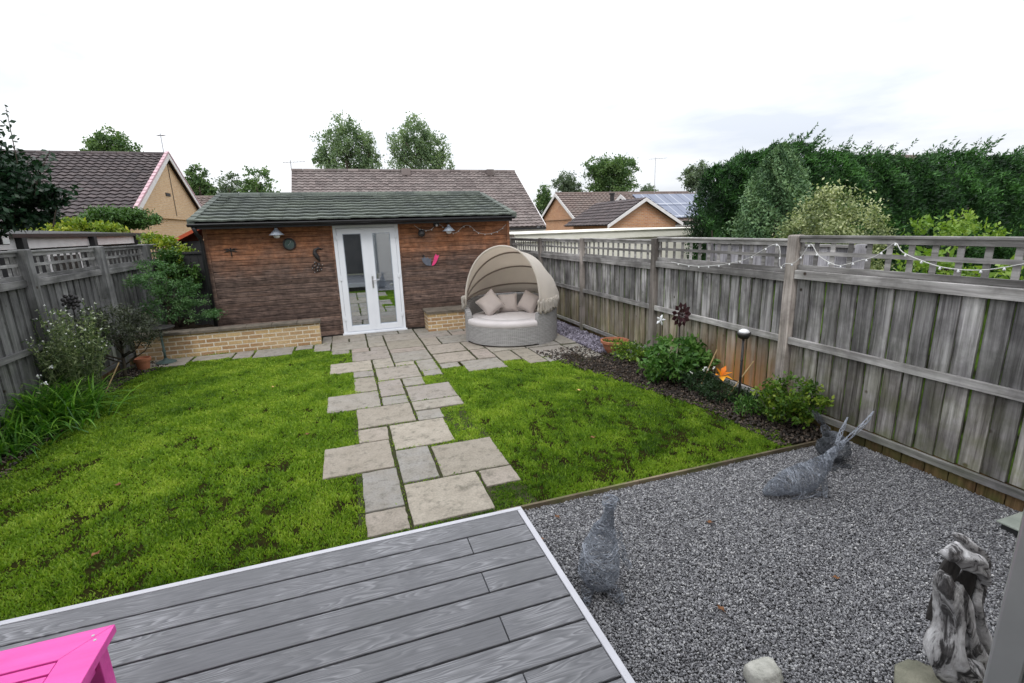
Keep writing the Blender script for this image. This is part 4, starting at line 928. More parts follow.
# red roofed little store and black screen in the gap beside the garden room
rs = thing('small_store', 'small dark store with a red tiled roof edge behind the garden room corner', 'store', (-3.0, 14, 0))
q = MB(); q.box(-3.45, -2.5, 13.1, 15, 0, 1.95); q.build('wall', M['bin'], rs); q = MB(); q.poly3([(-3.65, 12.95, 1.90), (-2.6, 12.95, 2.42), (-2.6, 15, 2.42), (-3.65, 15, 1.90)], .07); q.build('roof', M['red_tile'], rs)
bb = thing('black_screen', 'tall black timber screen in the gap beside the garden room', 'screen', (-2.8, 11, 0))
q = MB()
for k in range(5): q.box(-3.02 + k * .13, -3.02 + k * .13 + .124, 11.3, 11.33, .2, 1.72)
q.build('boards', M['bin'], bb); q = MB(); q.box(-3.04, -2.36, 11.27, 11.36, 1.722, 1.76); q.build('capping', M['bin'], bb)

# ------------------------------------------------------------------ bungalows
def gable_x(name, label, x0, x1, y0, y1, ez, rz, tile, brick, right_gable=True, verge=M['white_paint'], ov=.25, gauge=.30, group='neighbouring bungalows', roll=.045, tw=.30, backslope=True):
    """ridge along X; gables at x0 and x1"""
    yr = (y0 + y1) / 2; t = thing(name, label, 'bungalow', ((x0 + x1) / 2, yr, 0), group)
    k = (rz - ez) / (yr - y0)
    q = MB(); q.box(x0 + .01, x1 - .01, y0 + .4, y1 - .4, 0, ez + .4 * k - .03); q.build('wall', brick, t)
    for xx in (x0 + .012, x1 - .012):
        q = MB(); s = .2; q.poly3([(xx - s / 2, y0 + .42, ez + .42 * k - .06), (xx - s / 2, y1 - .42, ez + .42 * k - .06), (xx - s / 2, yr, rz - .1)], s); q.build('gable', brick, t)
    sl = Vector((0, yr - y0, rz - ez)); q = MB(); roof_slope(q, (x0 - ov, y0, ez), (1, 0, 0), x1 - x0 + 2 * ov, sl, sl.length, gauge, tw, roll, .055 if gauge > .25 else .04)
    q.poly3([(x0 - ov, y0, ez - .03), (x1 + ov, y0, ez - .03), (x1 + ov, yr, rz - .03), (x0 - ov, yr, rz - .03)], .02, .3)
    q.poly3([(x0 - ov, y1, ez), (x1 + ov, y1, ez), (x1 + ov, yr, rz), (x0 - ov, yr, rz)], -.04, .3)
    rf = q.build('roof', tile, t)
    q = MB(); nseg = int((x1 - x0) / .45)
    for i in range(nseg): a = x0 - ov + i * (x1 - x0 + 2 * ov) / nseg; q.tube([(a, yr, rz + .02), (a + (x1 - x0 + 2 * ov) / nseg - .015, yr, rz + .02)], .1, 8)
    q.build('ridge_tile', tile, rf)
    for xx in (x0 - ov - .03, x1 + ov):
        q = MB(); 
        for (ya, yb) in ((y0, yr), (y1, yr)):
            q.add([(xx, ya, ez - .16), (xx + .03, ya, ez - .16), (xx + .03, yb, rz - .16), (xx, yb, rz - .16), (xx, ya, ez + .07), (xx + .03, ya, ez + .07), (xx + .03, yb, rz + .07), (xx, yb, rz + .07)], [(0, 1, 2, 3), (4, 7, 6, 5), (0, 4, 5, 1), (1, 5, 6, 2), (2, 6, 7, 3), (3, 7, 4, 0)])
        q.build('barge_board', verge, t)
    q = MB(); q.box(x0 - ov, x1 + ov, y0 + .01, y0 + .05, ez - .24, ez - .045); q.build('fascia', M['white_paint'], t)
    q = MB(); q.box(x0 - ov, x1 + ov, y0 - .1, y0 + .005, ez - .12, ez - .04); q.build('gutter', M['black'], t)
    return t
def antenna(parent, x, y, z0, z1, arm=(1, 0), L=.9, nm='aerial'):
    q = MB(); q.tube([(x, y, z0), (x, y, z1)], .02, 6); a = Vector((arm[0], arm[1], .08)).normalized(); p = Vector((x, y, z1 - .08)); q.tube([p - a * L * .35, p + a * L * .65], .012, 5); s = Vector((-a.y, a.x, 0))
    for k in range(7): c = p + a * (L * (-.3 + .15 * k)); q.tube([c - s * .16, c + s * .16], .008, 4)
    q.build(nm, M['steel'], parent)
lh = gable_x('bungalow', 'dark tiled bungalow with a buff brick gable beyond the left fence', -19, -7.25, 21.2, 32.4, 2.70, 5.647, M['tile_left'], M['brick_o'], verge=M['white_paint'])
q = MB(); 
for (ya, yb) in ((21.2, 26.8), (32.4, 26.8)):
    for k in range(18):
        a, b = k / 18, (k + .93) / 18; p, p2 = Vector((-6.995, ya, 2.79)).lerp(Vector((-6.995, yb, 5.737)), a), Vector((-6.995, ya, 2.79)).lerp(Vector((-6.995, yb, 5.737)), b)
        q.add([p + Vector((dx, 0, dz)) for dx, dz in ((-.08, 0), (.04, 0), (.04, .1), (-.08, .1))] + [p2 + Vector((dx, 0, dz)) for dx, dz in ((-.08, 0), (.04, 0), (.04, .08), (-.08, .08))], [(0, 1, 5, 4), (1, 2, 6, 5), (2, 3, 7, 6), (3, 0, 4, 7), (0, 3, 2, 1), (4, 5, 6, 7)])
q.build('verge_tile', M['pink_tile'], lh)
antenna(lh, -7.15, 26.8, 5.6, 6.55, (0, 1), .4)
q = MB(); q.box(-7.19, -7.13, 26.0, 26.6, 3.85, 3.98); q.build('vent', M['black_m'], lh)
q = MB(); q.tube([(-7.14, 27.0, 3.0), (-7.14, 27.0, 5.3)], .014, 6); q.build('cable', M['coping'], lh)
mh = gable_x('bungalow', 'long brown grey roofed bungalow directly behind the garden room', -1.6, 8.55, 21.0, 29.0, 2.03, 4.78, M['tile_mid'], M['brick_y'], gauge=.23, roll=.03, tw=.24)
antenna(mh, -1.85, 25.0, 4.6, 5.25, (1, .2), .95)
q = MB(); q.box(3.0, 3.4, 24.6, 24.9, 4.6, 4.9); q.build('vent', M['tile_mid'], mh); q = MB(); q.box(7.2, 7.55, 24.6, 24.9, 4.6, 4.88); q.build('vent', M['tile_mid'], mh)
ah = gable_x('bungalow', 'far bungalow with tan gable left of the solar roof', 14.2, 24.5, 28.2, 34.8, 2.21, 4.10, M['tile_far'], M['brick_r'])
bh = gable_x('bungalow', 'bungalow roof carrying solar panels left of the tall hedge', 16.5, 26.5, 23.8, 30.0, 2.0, 3.68, M['tile_far'], M['brick_r'])
# front wing gable of the solar bungalow
xw0, xw1, xr, yf, ze, zr = 12.3, 16.7, 14.45, 21.8, 1.98, 3.25
q = MB(); q.poly3([(xw0 + .2, yf, ze), (xw1 - .2, yf, ze), (xr, yf, zr - .12)], -.2); q.box(xw0 + .25, xw1 - .25, yf + .01, yf + 4, 0, ze); q.build('wing_gable', M['brick_r'], bh)
q = MB()
for (xa, sgn) in ((xw0, 1), (xw1, -1)):
    v = Vector((xr - xa, 0, zr - ze)); roof_slope(q, (xa, yf - .25, ze), (0, 1, 0), 5.0, v, v.length, .3, .33, .03, .04)
q.poly3([(xw0, yf - .25, ze - .04), (xr, yf - .25, zr - .04), (xr, yf + 4.7, zr - .04), (xw0, yf + 4.7, ze - .04)], .02); q.poly3([(xw1, yf - .25, ze - .04), (xr, yf - .25, zr - .04), (xr, yf + 4.7, zr - .04), (xw1, yf + 4.7, ze - .04)], -.02)
q.build('wing_roof', M['tile_left'], bh)
q = MB()
for (xa, xb) in ((xw0, xr), (xr, xw1)):
    za, zb = (ze, zr) if xa == xw0 else (zr, ze)
    q.add([(xa, yf - .30, za - .17), (xb, yf - .30, zb - .17), (xb, yf - .30, zb - .0), (xa, yf - .30, za - .0), (xa, yf - .26, za - .17), (xb, yf - .26, zb - .17), (xb, yf - .26, zb - .0), (xa, yf - .26, za - .0)], [(0, 1, 2, 3), (4, 7, 6, 5), (0, 4, 5, 1), (1, 5, 6, 2), (2, 6, 7, 3), (3, 7, 4, 0)])
q.build('barge_board', M['white_paint'], bh)
q = MB(); sv = Vector((0, 3.1, 1.68)); L_ = sv.length; nv = Vector((0, -1.68, 3.1)).normalized()
def solar(u0, u1, s0, s1):
    o_ = Vector((0, 23.8, 2.0)); vv = sv.normalized(); P = [o_ + Vector((u, 0, 0)) + vv * s + nv * .11 for u, s in ((u0, s0), (u1, s0), (u1, s1), (u0, s1))]
    q.poly3(P, .04)
for r_ in range(2):
    for c_ in range(6): solar(16.9 + c_ * 1.05, 16.9 + c_ * 1.05 + 1.02, .3 + r_ * 1.55, .3 + r_ * 1.55 + 1.5)
q.build('solar_panel', M['solar'], bh)
q = MB(); q.lathe((14.9, 25.6, 3.2), [(.12, 0), (.12, .45), (.16, .46), (.16, .55), (0, .56)], 10); q.build('flue', M['black_m'], ah)
antenna(ah, 21.6, 31.2, 3.9, 6.5, (1, .1), 1.6)
fh = gable_x('bungalow', 'far low brown roof glimpsed between the gable and the garden room', -16, -4.0, 32, 40, 2.6, 4.40, M['tile_far'], M['brick_o'])
hr = gable_x('bungalow', 'sliver of brown roof showing above the tall hedge', 37.5, 43.5, 24, 31, 3.6, 6.35, M['tile_far'], M['brick_o'])
rb = gable_x('bungalow', 'dark roofed building at the right edge beyond the fence', 16.9, 24, 7.4, 10.4, 1.5, 1.98, M['tile_left'], M['brick_r'], group=None, verge=M['red_tile'])

# ------------------------------------------------------------------ trees
def row_blobs(pts, rx, ry, rz): return [(a, b, c, rx, ry, rz) for a, b, c in pts]
# tall leylandii hedge : separate trees side by side
rg = random.Random(3)
HX = [(9.4, 10.7, 3.35, .58), (10.2, 10.5, 3.65, .75), (11.0, 10.2, 3.85, .9), (11.9, 9.8, 3.60, .92), (12.9, 9.5, 3.52, .9), (13.9, 9.2, 3.40, .92), (14.9, 8.9, 3.50, .95), (15.9, 8.6, 3.38, .9), (16.9, 8.3, 3.42, 1.0), (17.9, 8.0, 3.3, 1.0)]
for i, (x, y, h, r) in enumerate(HX):
    pos = 'leftmost tree' if i == 0 else 'tree'
    tt = thing('leylandii_tree', ('leftmost dark leylandii of the tall hedge' if i == 0 else 'dark green leylandii merged into the tall hedge beyond the right fence'), 'conifer', (x, y, 0), 'leylandii of the tall hedge')
    trunk(tt, (x, y, 0), (x, y, h - .6), .12, 4, i)
    n = 19000; g_ = np.random.default_rng(50 + i)
    zz = g_.random(n) ** .75 * h; wr_ = r * np.clip(1.15 - (zz / h) ** 5 * .75, .1, 1.2)
    a = g_.uniform(0, 2 * PI, n); rad = wr_ * (.72 + .36 * g_.random(n)) * (1 + .18 * np.sin(a * 5 + zz * 4 + i) + .1 * np.sin(a * 11 + zz * 9))
    P = np.stack([x + rad * np.cos(a), y + rad * np.sin(a), zz], 1)
    tone = np.clip(.45 + .25 * np.sin(zz * 5 + a * 3 + i) + .2 * np.sin(zz * 16 + a * 5 + 2 * np.sin(a * 9)) + g_.normal(0, .15, n) + (-.15, .1, -.05, .15, 0)[i % 5], 0, 1); rad = rad * (1 + .06 * np.sin(zz * 16 + a * 5 + 2 * np.sin(a * 9)))
    # wind-blown leading shoots
    sp = []
    for k in range(34):
        aa = g_.uniform(0, 2 * PI); rr = r * g_.random() ** .5 * .8; b0 = np.array([x + rr * math.cos(aa), y + rr * math.sin(aa), h * .93]); L = g_.uniform(.2, .62) * (1.5 if g_.random() < .2 else 1)
        s = np.linspace(0, 1, 40)[:, None]; sp.append(b0 + s * np.array([.55 * L, 0, L * .85]) + np.stack([s[:, 0] ** 2 * .12, 0 * s[:, 0], -.06 * s[:, 0] ** 2], 1) + g_.normal(0, .032, (40, 3)) * (1.2 - s))
    sp = np.concatenate(sp); P = np.concatenate([P, sp]); tone = np.concatenate([tone, g_.uniform(.3, .8, len(sp))])
    out = P - np.array([x, y, 0]); out[:, 2] = .25; out /= np.linalg.norm(out, axis=1)[:, None] + 1e-6
    leaves('crown', G['hedge'], tt, P, .10, .028, 90 + i, .3, tone, out * 1.0 + np.array([.9, 0, .25]))
    q = MB(); q.lathe((x, y, .05), [(r * .5, 0), (r * .62, h * .3), (r * .6, h * .6), (r * .4, h * .85), (0, h * .93)], 12); q.build('inner_growth', G['hedge'], tt); 
# blue green conifer
def cone_tree(x, y, h, r, n, L, W, g, label, seed, cat='conifer'):
    tt = thing('conifer', label, cat, (x, y, 0)); trunk(tt, (x, y, 0), (x, y, h * .8), .09, 6, seed, .3); g_ = np.random.default_rng(seed)
    zz = g_.random(n) ** .9 * h; t_ = zz / h; wr_ = r * np.clip((1 - t_) ** .62 * 1.02, .03, 1.2) * np.where(t_ < .2, .9 + t_ * .5, 1)
    a = g_.uniform(0, 2 * PI, n); rad = wr_ * (.55 + .48 * g_.random(n)) * (1 + .2 * np.sin(a * 4 + zz * 3.3) + .12 * np.sin(a * 9 + zz * 8))
    P = np.stack([x + rad * np.cos(a), y + rad * np.sin(a), zz], 1); tone = np.clip(.45 + .22 * np.sin(zz * 6 + a * 4) + .15 * np.sin(zz * 17 + a * 9) + g_.normal(0, .18, n), 0, 1)
    leaves('crown', G[g], tt, P, L, W, seed + 1, .6, tone); return tt
cone_tree(9.45, 8.9, 3.62, 1.38, 34000, .075, .032, 'cone', 'blue green cone shaped conifer before the tall hedge', 21)
tree('variegated_bush', 'rounded cream and green variegated bush beyond the right fence', 'bush', (9.05, 7.05, 0), (9.0, 7.05, 1.8), .06, [(8.85, 7, 1.95, .60, .6, .62), (8.25, 7, 1.6, .5, .6, .5), (9.6, 7.1, 1.75, .5, .55, .6), (8.95, 7.2, 2.25, .42, .4, .34), (9.0, 7, 1.1, 1.0, .8, .6)], 20000, .055, .032, 'varieg', 31, nclump=260, clump=.17, shell=.7, upb=.3, crown='foliage')
tree('lime_shrub', 'light lime green shrub showing over the right fence', 'shrub', (10.6, 6, 0), (10.6, 6, 1.6), .05, [(9.9, 6, 1.68, .36, .45, .22), (10.5, 6, 1.74, .42, .5, .30), (11.3, 6, 1.68, .4, .5, .22), (10.4, 6, 1.0, .7, .5, .25)], 1500, .09, .045, 'lime', 33, nclump=90, clump=.2, shell=.6, upb=.8, crown='foliage')
tree('hanging_shrub', 'lime green leaves hanging low behind the right trellis', 'shrub', (5.6, 3.2, 0), (5.6, 3.2, 1.2), .04, [(5.5, 3.3, 1.5, .25, .3, .2), (5.6, 2.8, 1.45, .25, .25, .2)], 450, .08, .04, 'lime', 35, nclump=50, clump=.25, crown='foliage')
# left
tl = thing('broadleaf_tree', 'dark broadleaf tree towering at the left edge', 'tree', (-6.2, 9.0, 0)); trunk(tl, (-6.2, 9, 0), (-5.6, 9, 3.2), .14, 7, 4, .5)
P, Q = crown_points([(-4.35, 9, 2.92, .36, .5, .42), (-4.25, 9, 2.52, .34, .5, .28), (-4.7, 9, 3.15, .5, .6, .48), (-5.3, 9, 3.1, .8, .8, .8), (-4.02, 9, 2.66, .24, .3, .16), (-3.82, 9, 2.72, .20, .25, .08), (-4.9, 9, 2.6, .6, .6, .45), (-6.2, 9, 3.4, 1.0, .9, .9)], 26000, 41, .17, 260, .5)
sp = []; st_ = []
for (bx_, bz_, L, dx) in ((-4.18, 3.0, .88, .03), (-4.5, 3.2, .55, -.1), (-4.75, 3.3, .75, -.12), (-4.95, 3.4, .8, .05), (-5.3, 3.5, .7, -.1), (-4.0, 2.9, .4, .22), (-3.85, 2.55, .3, .32), (-4.3, 2.6, .5, .5)):
    for k in range(34): s = k / 34; sp.append((bx_ + dx * s + R.uniform(-1, 1) * .09 * (1.05 - s), 9 + R.uniform(-.1, .1), bz_ + L * s + R.uniform(-.03, .03)))
    st_.append([(bx_ - .1, 9, bz_ - .3), (bx_, 9, bz_), (bx_ + dx, 9, bz_ + L)])
P = np.concatenate([P, np.array(sp)]); Q = np.concatenate([Q * .8, np.full(len(sp), .5)])
leaves('crown', G['darktree'], tl, P, .085, .045, 42, .1, Q, np.array([.4, 0, -.35]))
q = MB(); [q.tube(s, [.012, .008, .003], 5) for s in st_]; q.build('twigs', M['bark'], tl)
tree('golden_shrub', 'bright yellow green shrub behind the left fence', 'shrub', (-6.0, 15.5, 0), (-6.0, 15.5, 2.2), .05, [(-7.4, 16, 2.36, .5, .6, .26), (-6.7, 15.9, 2.34, .5, .6, .24), (-6.0, 16, 2.25, .5, .5, .18), (-7.9, 16, 2.3, .6, .6, .3)], 6500, .12, .06, 'privet', 51, nclump=120, clump=.22, shell=.6, upb=.5, crown='foliage')
tree('clipped_shrub', 'rounded dark green clipped shrub in front of the left gable', 'shrub', (-5.9, 17.5, 0), (-5.9, 17.5, 2.4), .06, [(-6.2, 17.5, 2.66, .75, .7, .27), (-5.7, 17.6, 2.62, .55, .6, .24)], 9000, .08, .04, 'midhedge', 53, nclump=120, clump=.2, shell=.7, crown='foliage')
tree('climbing_shrub', 'yellow green climber over the left fence by the garden room', 'climber', (-3.75, 11.9, 0), (-3.7, 11.9, 1.7), .03, [(-3.55, 12.0, 1.92, .30, .3, .15), (-3.2, 11.8, 1.72, .25, .3, .16), (-3.15, 11.6, 1.4, .25, .25, .3), (-3.75, 12.2, 2.0, .22, .3, .12)], 2600, .075, .045, 'privet', 55, nclump=60, clump=.25, crown='foliage')
tree('climbing_shrub', 'dark green ivy growth beside the black screen', 'climber', (-3.25, 11.2, .3), (-3.2, 11.2, 1.2), .03, [(-3.25, 11.15, 1.55, .25, .2, .25), (-3.0, 11.15, 1.3, .25, .15, .25)], 1800, .06, .04, 'midhedge', 56, nclump=40, clump=.25, crown='foliage')
# far trees
tree('poplar_tree', 'left one of two tall poplars beyond the bungalow roofs', 'tree', (1.6, 60, 0), (1.6, 60, 12), .5, [(1.7, 60, 12.3, 1.9, 1.6, 2.3), (.0, 60, 10.8, 1.9, 1.6, 2.4), (3.3, 60, 10.8, 1.8, 1.6, 2.4), (1.6, 60, 8.5, 3.4, 2.2, 2.8), (-.7, 60, 8.9, 1.5, 1.2, 2.2), (4.0, 60, 8.9, 1.3, 1.2, 2.2)], 15000, .26, .15, 'poplar', 61, 'two poplars', nclump=260, clump=.15, shell=.4, upb=.8, limbs=10)
tree('poplar_tree', 'right one of two tall poplars beyond the bungalow roofs', 'tree', (9.2, 60, 0), (9.2, 60, 12), .5, [(9.4, 60, 12.4, 1.9, 1.6, 2.2), (7.5, 60, 11.4, 1.5, 1.3, 2.5), (11.1, 60, 11.1, 1.9, 1.6, 2.5), (9.2, 60, 8.8, 3.6, 2.2, 3.0), (12.1, 60, 9.2, 1.5, 1.2, 2.3)], 15000, .26, .15, 'poplar', 62, 'two poplars', nclump=260, clump=.15, shell=.4, upb=.8, limbs=10)
def far(label, x, y, z0, z1, r, g, seed, n=4500, shell=.5, L=.19, clump=.16, nc=150):
    b = [(x, y, z1 - r * .55, r * .6, r * .6, r * .55)]; k = random.Random(seed)
    for i in range(4): b.append((x + k.uniform(-.55, .55) * r, y, z0 + (z1 - z0) * k.uniform(.25, .7), r * .55, r * .5, (z1 - z0) * .25))
    b.append((x, y, z0 + (z1 - z0) * .25, r * .85, r * .6, (z1 - z0) * .3))
    return tree('far_tree', label, 'tree', (x, y, 0), (x, y, z1 * .85), .25, b, int(n * 1.9), L, L * .6, g, seed, 'trees beyond the roofs', nclump=nc, clump=clump, shell=shell, limbs=9)
far('large rounded green tree behind the far bungalows', 29.4, 50, 4.5, 9.5, 3.5, 'fartree', 71, 9000, .5, .24, .15, 260)
far('grey green tree left of the large rounded tree', 24.4, 52, 4.5, 8.0, 1.9, 'fargrey', 72, 3200)
far('small dark round tree at the right end of the long roof', 20.9, 50, 3, 6.2, 1.6, 'fartree', 73, 3500)
far('small tree right of the large rounded tree', 35.2, 52, 4, 6.5, 1.5, 'fargrey', 74, 1600)
far('loose grey green tree beside the leylandii hedge', 31.0, 38, 4, 7.3, 1.9, 'fargrey', 75, 3500)
far('spreading green tree above the dark tiled roof on the left', -13.4, 40, 6.0, 9.0, 2.1, 'fartree', 76, 4200, .6)
far('dark conifer like tree between the left gable and garden room', -8.9, 40, 4, 6.75, .95, 'fartree', 77, 2600)
far('thin airy tree right of the dark conifer like tree', -7.2, 41, 4, 6.4, 1.5, 'fargrey', 78, 1300, .7)
far('airy spreading tree left of the long roof', -5.2, 40, 4, 6.7, 1.5, 'fartree', 79, 1700, .75)

# ------------------------------------------------------------------ border planting
def strap_clump(name, label, c, n, L, seed, g='strap', w=.016, spread=1.0, cat='plant', arch=1.0):
    t = thing(name, label, cat, c); rg = np.random.default_rng(seed); V = []; F = []; rn = []
    for i in range(n):
        a = rg.uniform(0, 2 * PI); l = L * rg.uniform(.5, 1.1); el = rg.uniform(.5, 1.35); b = np.array(c) + np.array([rg.normal(0, .10) * spread, rg.normal(0, .13) * spread, 0]); r = rg.random(); ww = w * rg.uniform(.6, 1.2)
        dh = np.array([math.cos(a), math.sin(a), 0]); sd_ = np.array([-math.sin(a), math.cos(a), 0]); p = b.copy(); e = el; k0 = len(V); m = 7
        for k in range(m):
            s = k / (m - 1); ww_ = ww * (1 - s ** 2.2) + .0005; V.append(p - sd_ * ww_ * .5); V.append(p + sd_ * ww_ * .5); rn += [r * .8 + .2 * s] * 2
            p = p + (dh * math.cos(e) + np.array([0, 0, math.sin(e)])) * l / m; e -= arch * (.12 + .30 * s)
            p[2] = max(p[2], .01)
        F += [(k0 + 2 * k, k0 + 2 * k + 1, k0 + 2 * k + 3, k0 + 2 * k + 2) for k in range(m - 1)]
    fast_mesh('leaves', np.array(V), np.array(F), G[g], t, np.array(rn)); return t
strap_clump('strap_leaf_plant', 'large clump of arching green strap leaves by the left fence', (-3.43, 6.66, .02), 1100, .82, 5, spread=1.9, w=.022)
strap_clump('strap_leaf_plant', 'nearer low clump of arching strap leaves at the left frame edge', (-3.5, 5.95, 0), 360, .6, 6, spread=1.8)
def stems_plant(name, label, c, n, H, spread, g, seed, flower=None, L=.05, W=.02, nl=26, cat='plant', bend=.25, fr=.012, nf=5):
    t = thing(name, label, cat, c); rg = random.Random(seed); q = MB(); P = []; FP = []
    for i in range(n):
        a = rg.uniform(0, 2 * PI); r = spread * rg.random() ** .5; b = Vector(c) + Vector((math.cos(a) * r * .5, math.sin(a) * r * .5, 0)); h = H * rg.uniform(.6, 1.05); o = Vector((math.cos(a) * bend * r / spread, math.sin(a) * bend * r / spread, h))
        pts = [b, b + Vector((o.x * .3, o.y * .3, h * .5)), b + o]; q.tube(pts, [.005, .004, .0018], 5)
        for k in range(nl):
            s = rg.uniform(.12, 1); p = pts[0].lerp(pts[1], s * 2) if s < .5 else pts[1].lerp(pts[2], s * 2 - 1); P.append(p)
        if flower:
            for k in range(nf): FP.append(pts[2] + Vector((rg.uniform(-.03, .03), rg.uniform(-.03, .03), -rg.uniform(0, .25 * H) if nf > 2 else 0)))
    q.build('stems', G[g], t)
    leaves('leaves', G[g], t, np.array([tuple(p) for p in P]), L, W, seed, .4)
    if flower:
        FPn = np.repeat(np.array([tuple(p) for p in FP]), 5, 0); leaves('flowers', M[flower], t, FPn, fr * 2, fr * 1.4, seed + 2, .2)
    return t
stems_plant('white_flowered_plant', 'tall grey green stems with small white flowers by the left fence', (-3.32, 7.25, 0), 95, 1.25, .42, 'tall', 7, 'white_petal', .055, .016, 60, fr=.008, nf=1)
stems_plant('white_flowered_plant', 'thin sprig with pale flowers against the left fence post', (-3.48, 6.6, 0), 6, .75, .2, 'tall', 17, 'white_petal', .05, .02, 14, fr=.013, nf=2)
tree('dark_shrub', 'dark olive leaved shrub in the left border before the wall', 'shrub', (-3.3, 8.5, 0), (-3.25, 8.5, .7), .03, [(-3.28, 8.4, .8, .36, .36, .34), (-3.02, 8.5, .72, .26, .3, .26), (-3.4, 8.0, .85, .25, .3, .28)], 6500, .035, .018, 'olive', 81, nclump=120, clump=.2, shell=.5, limbs=14, upb=.4, crown='foliage', spread=.8)
tree('fir_shrub', 'feathery green conifer shrub spreading above the long low wall', 'shrub', (-3.05, 10.0, .3), (-3.0, 10.0, 1.3), .04, [(-3.2, 9.9, 1.30, .36, .35, .26), (-2.85, 9.9, 1.22, .36, .3, .16), (-2.66, 9.95, .98, .36, .25, .12), (-2.5, 9.9, .66, .34, .25, .12), (-3.1, 9.9, .85, .38, .3, .30), (-3.1, 9.95, 1.55, .3, .2, .14)], 7000, .05, .016, 'fern', 83, nclump=150, clump=.17, shell=.5, upb=.1, crown='foliage', dirb=np.array([.7, -.2, -.1]))
tree('peony_plant', 'leafy mid green plant below the plum metal flower', 'plant', (3.98, 5.15, 0), (3.98, 5.15, .4), .02, [(3.95, 5.1, .40, .34, .34, .20), (3.72, 5.1, .22, .25, .3, .16), (4.12, 5.0, .3, .22, .3, .2)], 2600, .085, .036, 'peony', 85, nclump=90, clump=.2, shell=.6, upb=.25, crown='foliage', limbs=10, spread=.9)
tree('azalea_bush', 'rounded yellow green bush in the right border by the gravel', 'bush', (4.0, 3.55, 0), (4.0, 3.5, .35), .02, [(4.02, 3.42, .34, .20, .20, .20), (4.10, 3.24, .30, .14, .15, .17), (3.96, 3.62, .32, .13, .13, .15), (4.0, 3.45, .18, .2, .25, .12)], 2700, .045, .024, 'azalea', 87, nclump=110, clump=.17, shell=.75, upb=.4, crown='foliage', limbs=10, spread=.9)
tree('mound_plant', 'low dark mound with white flowers right of the leafy plant', 'plant', (3.98, 4.72, 0), (3.98, 4.72, .15), .015, [(3.98, 4.7, .13, .22, .2, .12)], 2200, .03, .014, 'mound', 88, nclump=60, clump=.22, crown='foliage')
tree('mound_plant', 'low dark green mound below the orange lily', 'plant', (3.93, 4.3, 0), (3.93, 4.3, .12), .015, [(3.93, 4.28, .12, .2, .22, .11), (4.1, 4.05, .1, .18, .2, .1)], 2400, .028, .014, 'mound', 89, nclump=60, clump=.22, crown='foliage')
tree('low_plant', 'small green trailing plant beside the terracotta bowl', 'plant', (3.98, 6.35, 0), (3.98, 6.35, .15), .015, [(4.0, 6.3, .14, .26, .3, .12)], 1400, .05, .02, 'azalea', 90, nclump=50, clump=.22, crown='foliage')
tree('weed_tuft', 'small green tuft at the border foot near the black stake', 'plant', (3.95, 3.85, 0), (3.95, 3.85, .1), .01, [(3.92, 3.82, .08, .12, .14, .09)], 500, .045, .014, 'peony', 91, nclump=20, clump=.3, crown='foliage', upb=1)
q_t = thing('border_flowers', 'little white blooms above the dark mound plant', 'flowers', (3.98, 4.75, 0))
FPn = np.repeat(np.array([[3.98 + R.uniform(-.2, .2), 4.74 + R.uniform(-.2, .2), .25 + R.uniform(-.04, .06)] for _ in range(9)]), 7, 0); [leaves('bloom', M['white_petal'], q_t, FPn[k:k + 7], .028, .02, 5 + k, .2) for k in range(0, len(FPn), 7)]
q = MB(); [q.tube([(FPn[k][0], FPn[k][1], .03), tuple(FPn[k])], .002, 4) for k in range(0, len(FPn), 7)]; q.build('stems', G['mound'], q_t)
# orange lily
ly = thing('orange_lily', 'bright orange lily bloom on a green stem in the right border', 'flower', (3.82, 4.15, 0)); c = Vector((3.80, 4.12, .37)); q = MB()
for k in range(6):
    a = 2 * PI * k / 6; d_ = Vector((math.cos(a), math.sin(a) * .5 - .35, .35 + .55 * math.sin(a))).normalized(); s_ = d_.cross(Vector((0, 0, 1))).normalized(); tip = c + d_ * .13 + Vector((0, 0, .0)); m1 = c + d_ * .06 + Vector((0, 0, .02))
    q.add([c, m1 + s_ * .036, tip, m1 - s_ * .036, m1 + Vector((0, 0, -.008))], [(0, 4, 1), (1, 4, 2), (2, 4, 3), (3, 4, 0)], R.random())
q.build('petals', M['orange_petal'], ly); q = MB(); q.tube([(3.83, 4.17, 0), (3.82, 4.15, .2), tuple(c)], .005, 6); q.build('stem', G['mound'], ly)
leaves('leaves', G['mound'], ly, np.array([(3.83, 4.16, .02 + .025 * k) for k in range(12)]), .08, .014, 4, .3)

# bamboo canes
for a, b, lb in (((3.98, 4.68, 0), (4.17, 4.62, .52), 'leaning bamboo cane between the leafy plant and lily'), ((3.98, 4.25, 0), (4.22, 4.10, .5), 'bamboo cane leaning on the fence behind the stake'), ((-3.28, 7.75, 0), (-3.12, 7.95, .38), 'short bamboo cane leaning in the left border')):
    q = MB(); A_, B_ = Vector(a), Vector(b); q.tube([A_.lerp(B_, k / 8) for k in range(9)], [.007 + .002 * (k % 3 == 0) for k in range(9)], 8); tag(q.build('bamboo_cane', M['cane'], origin=a), lb, 'cane', 'bamboo canes in the borders')

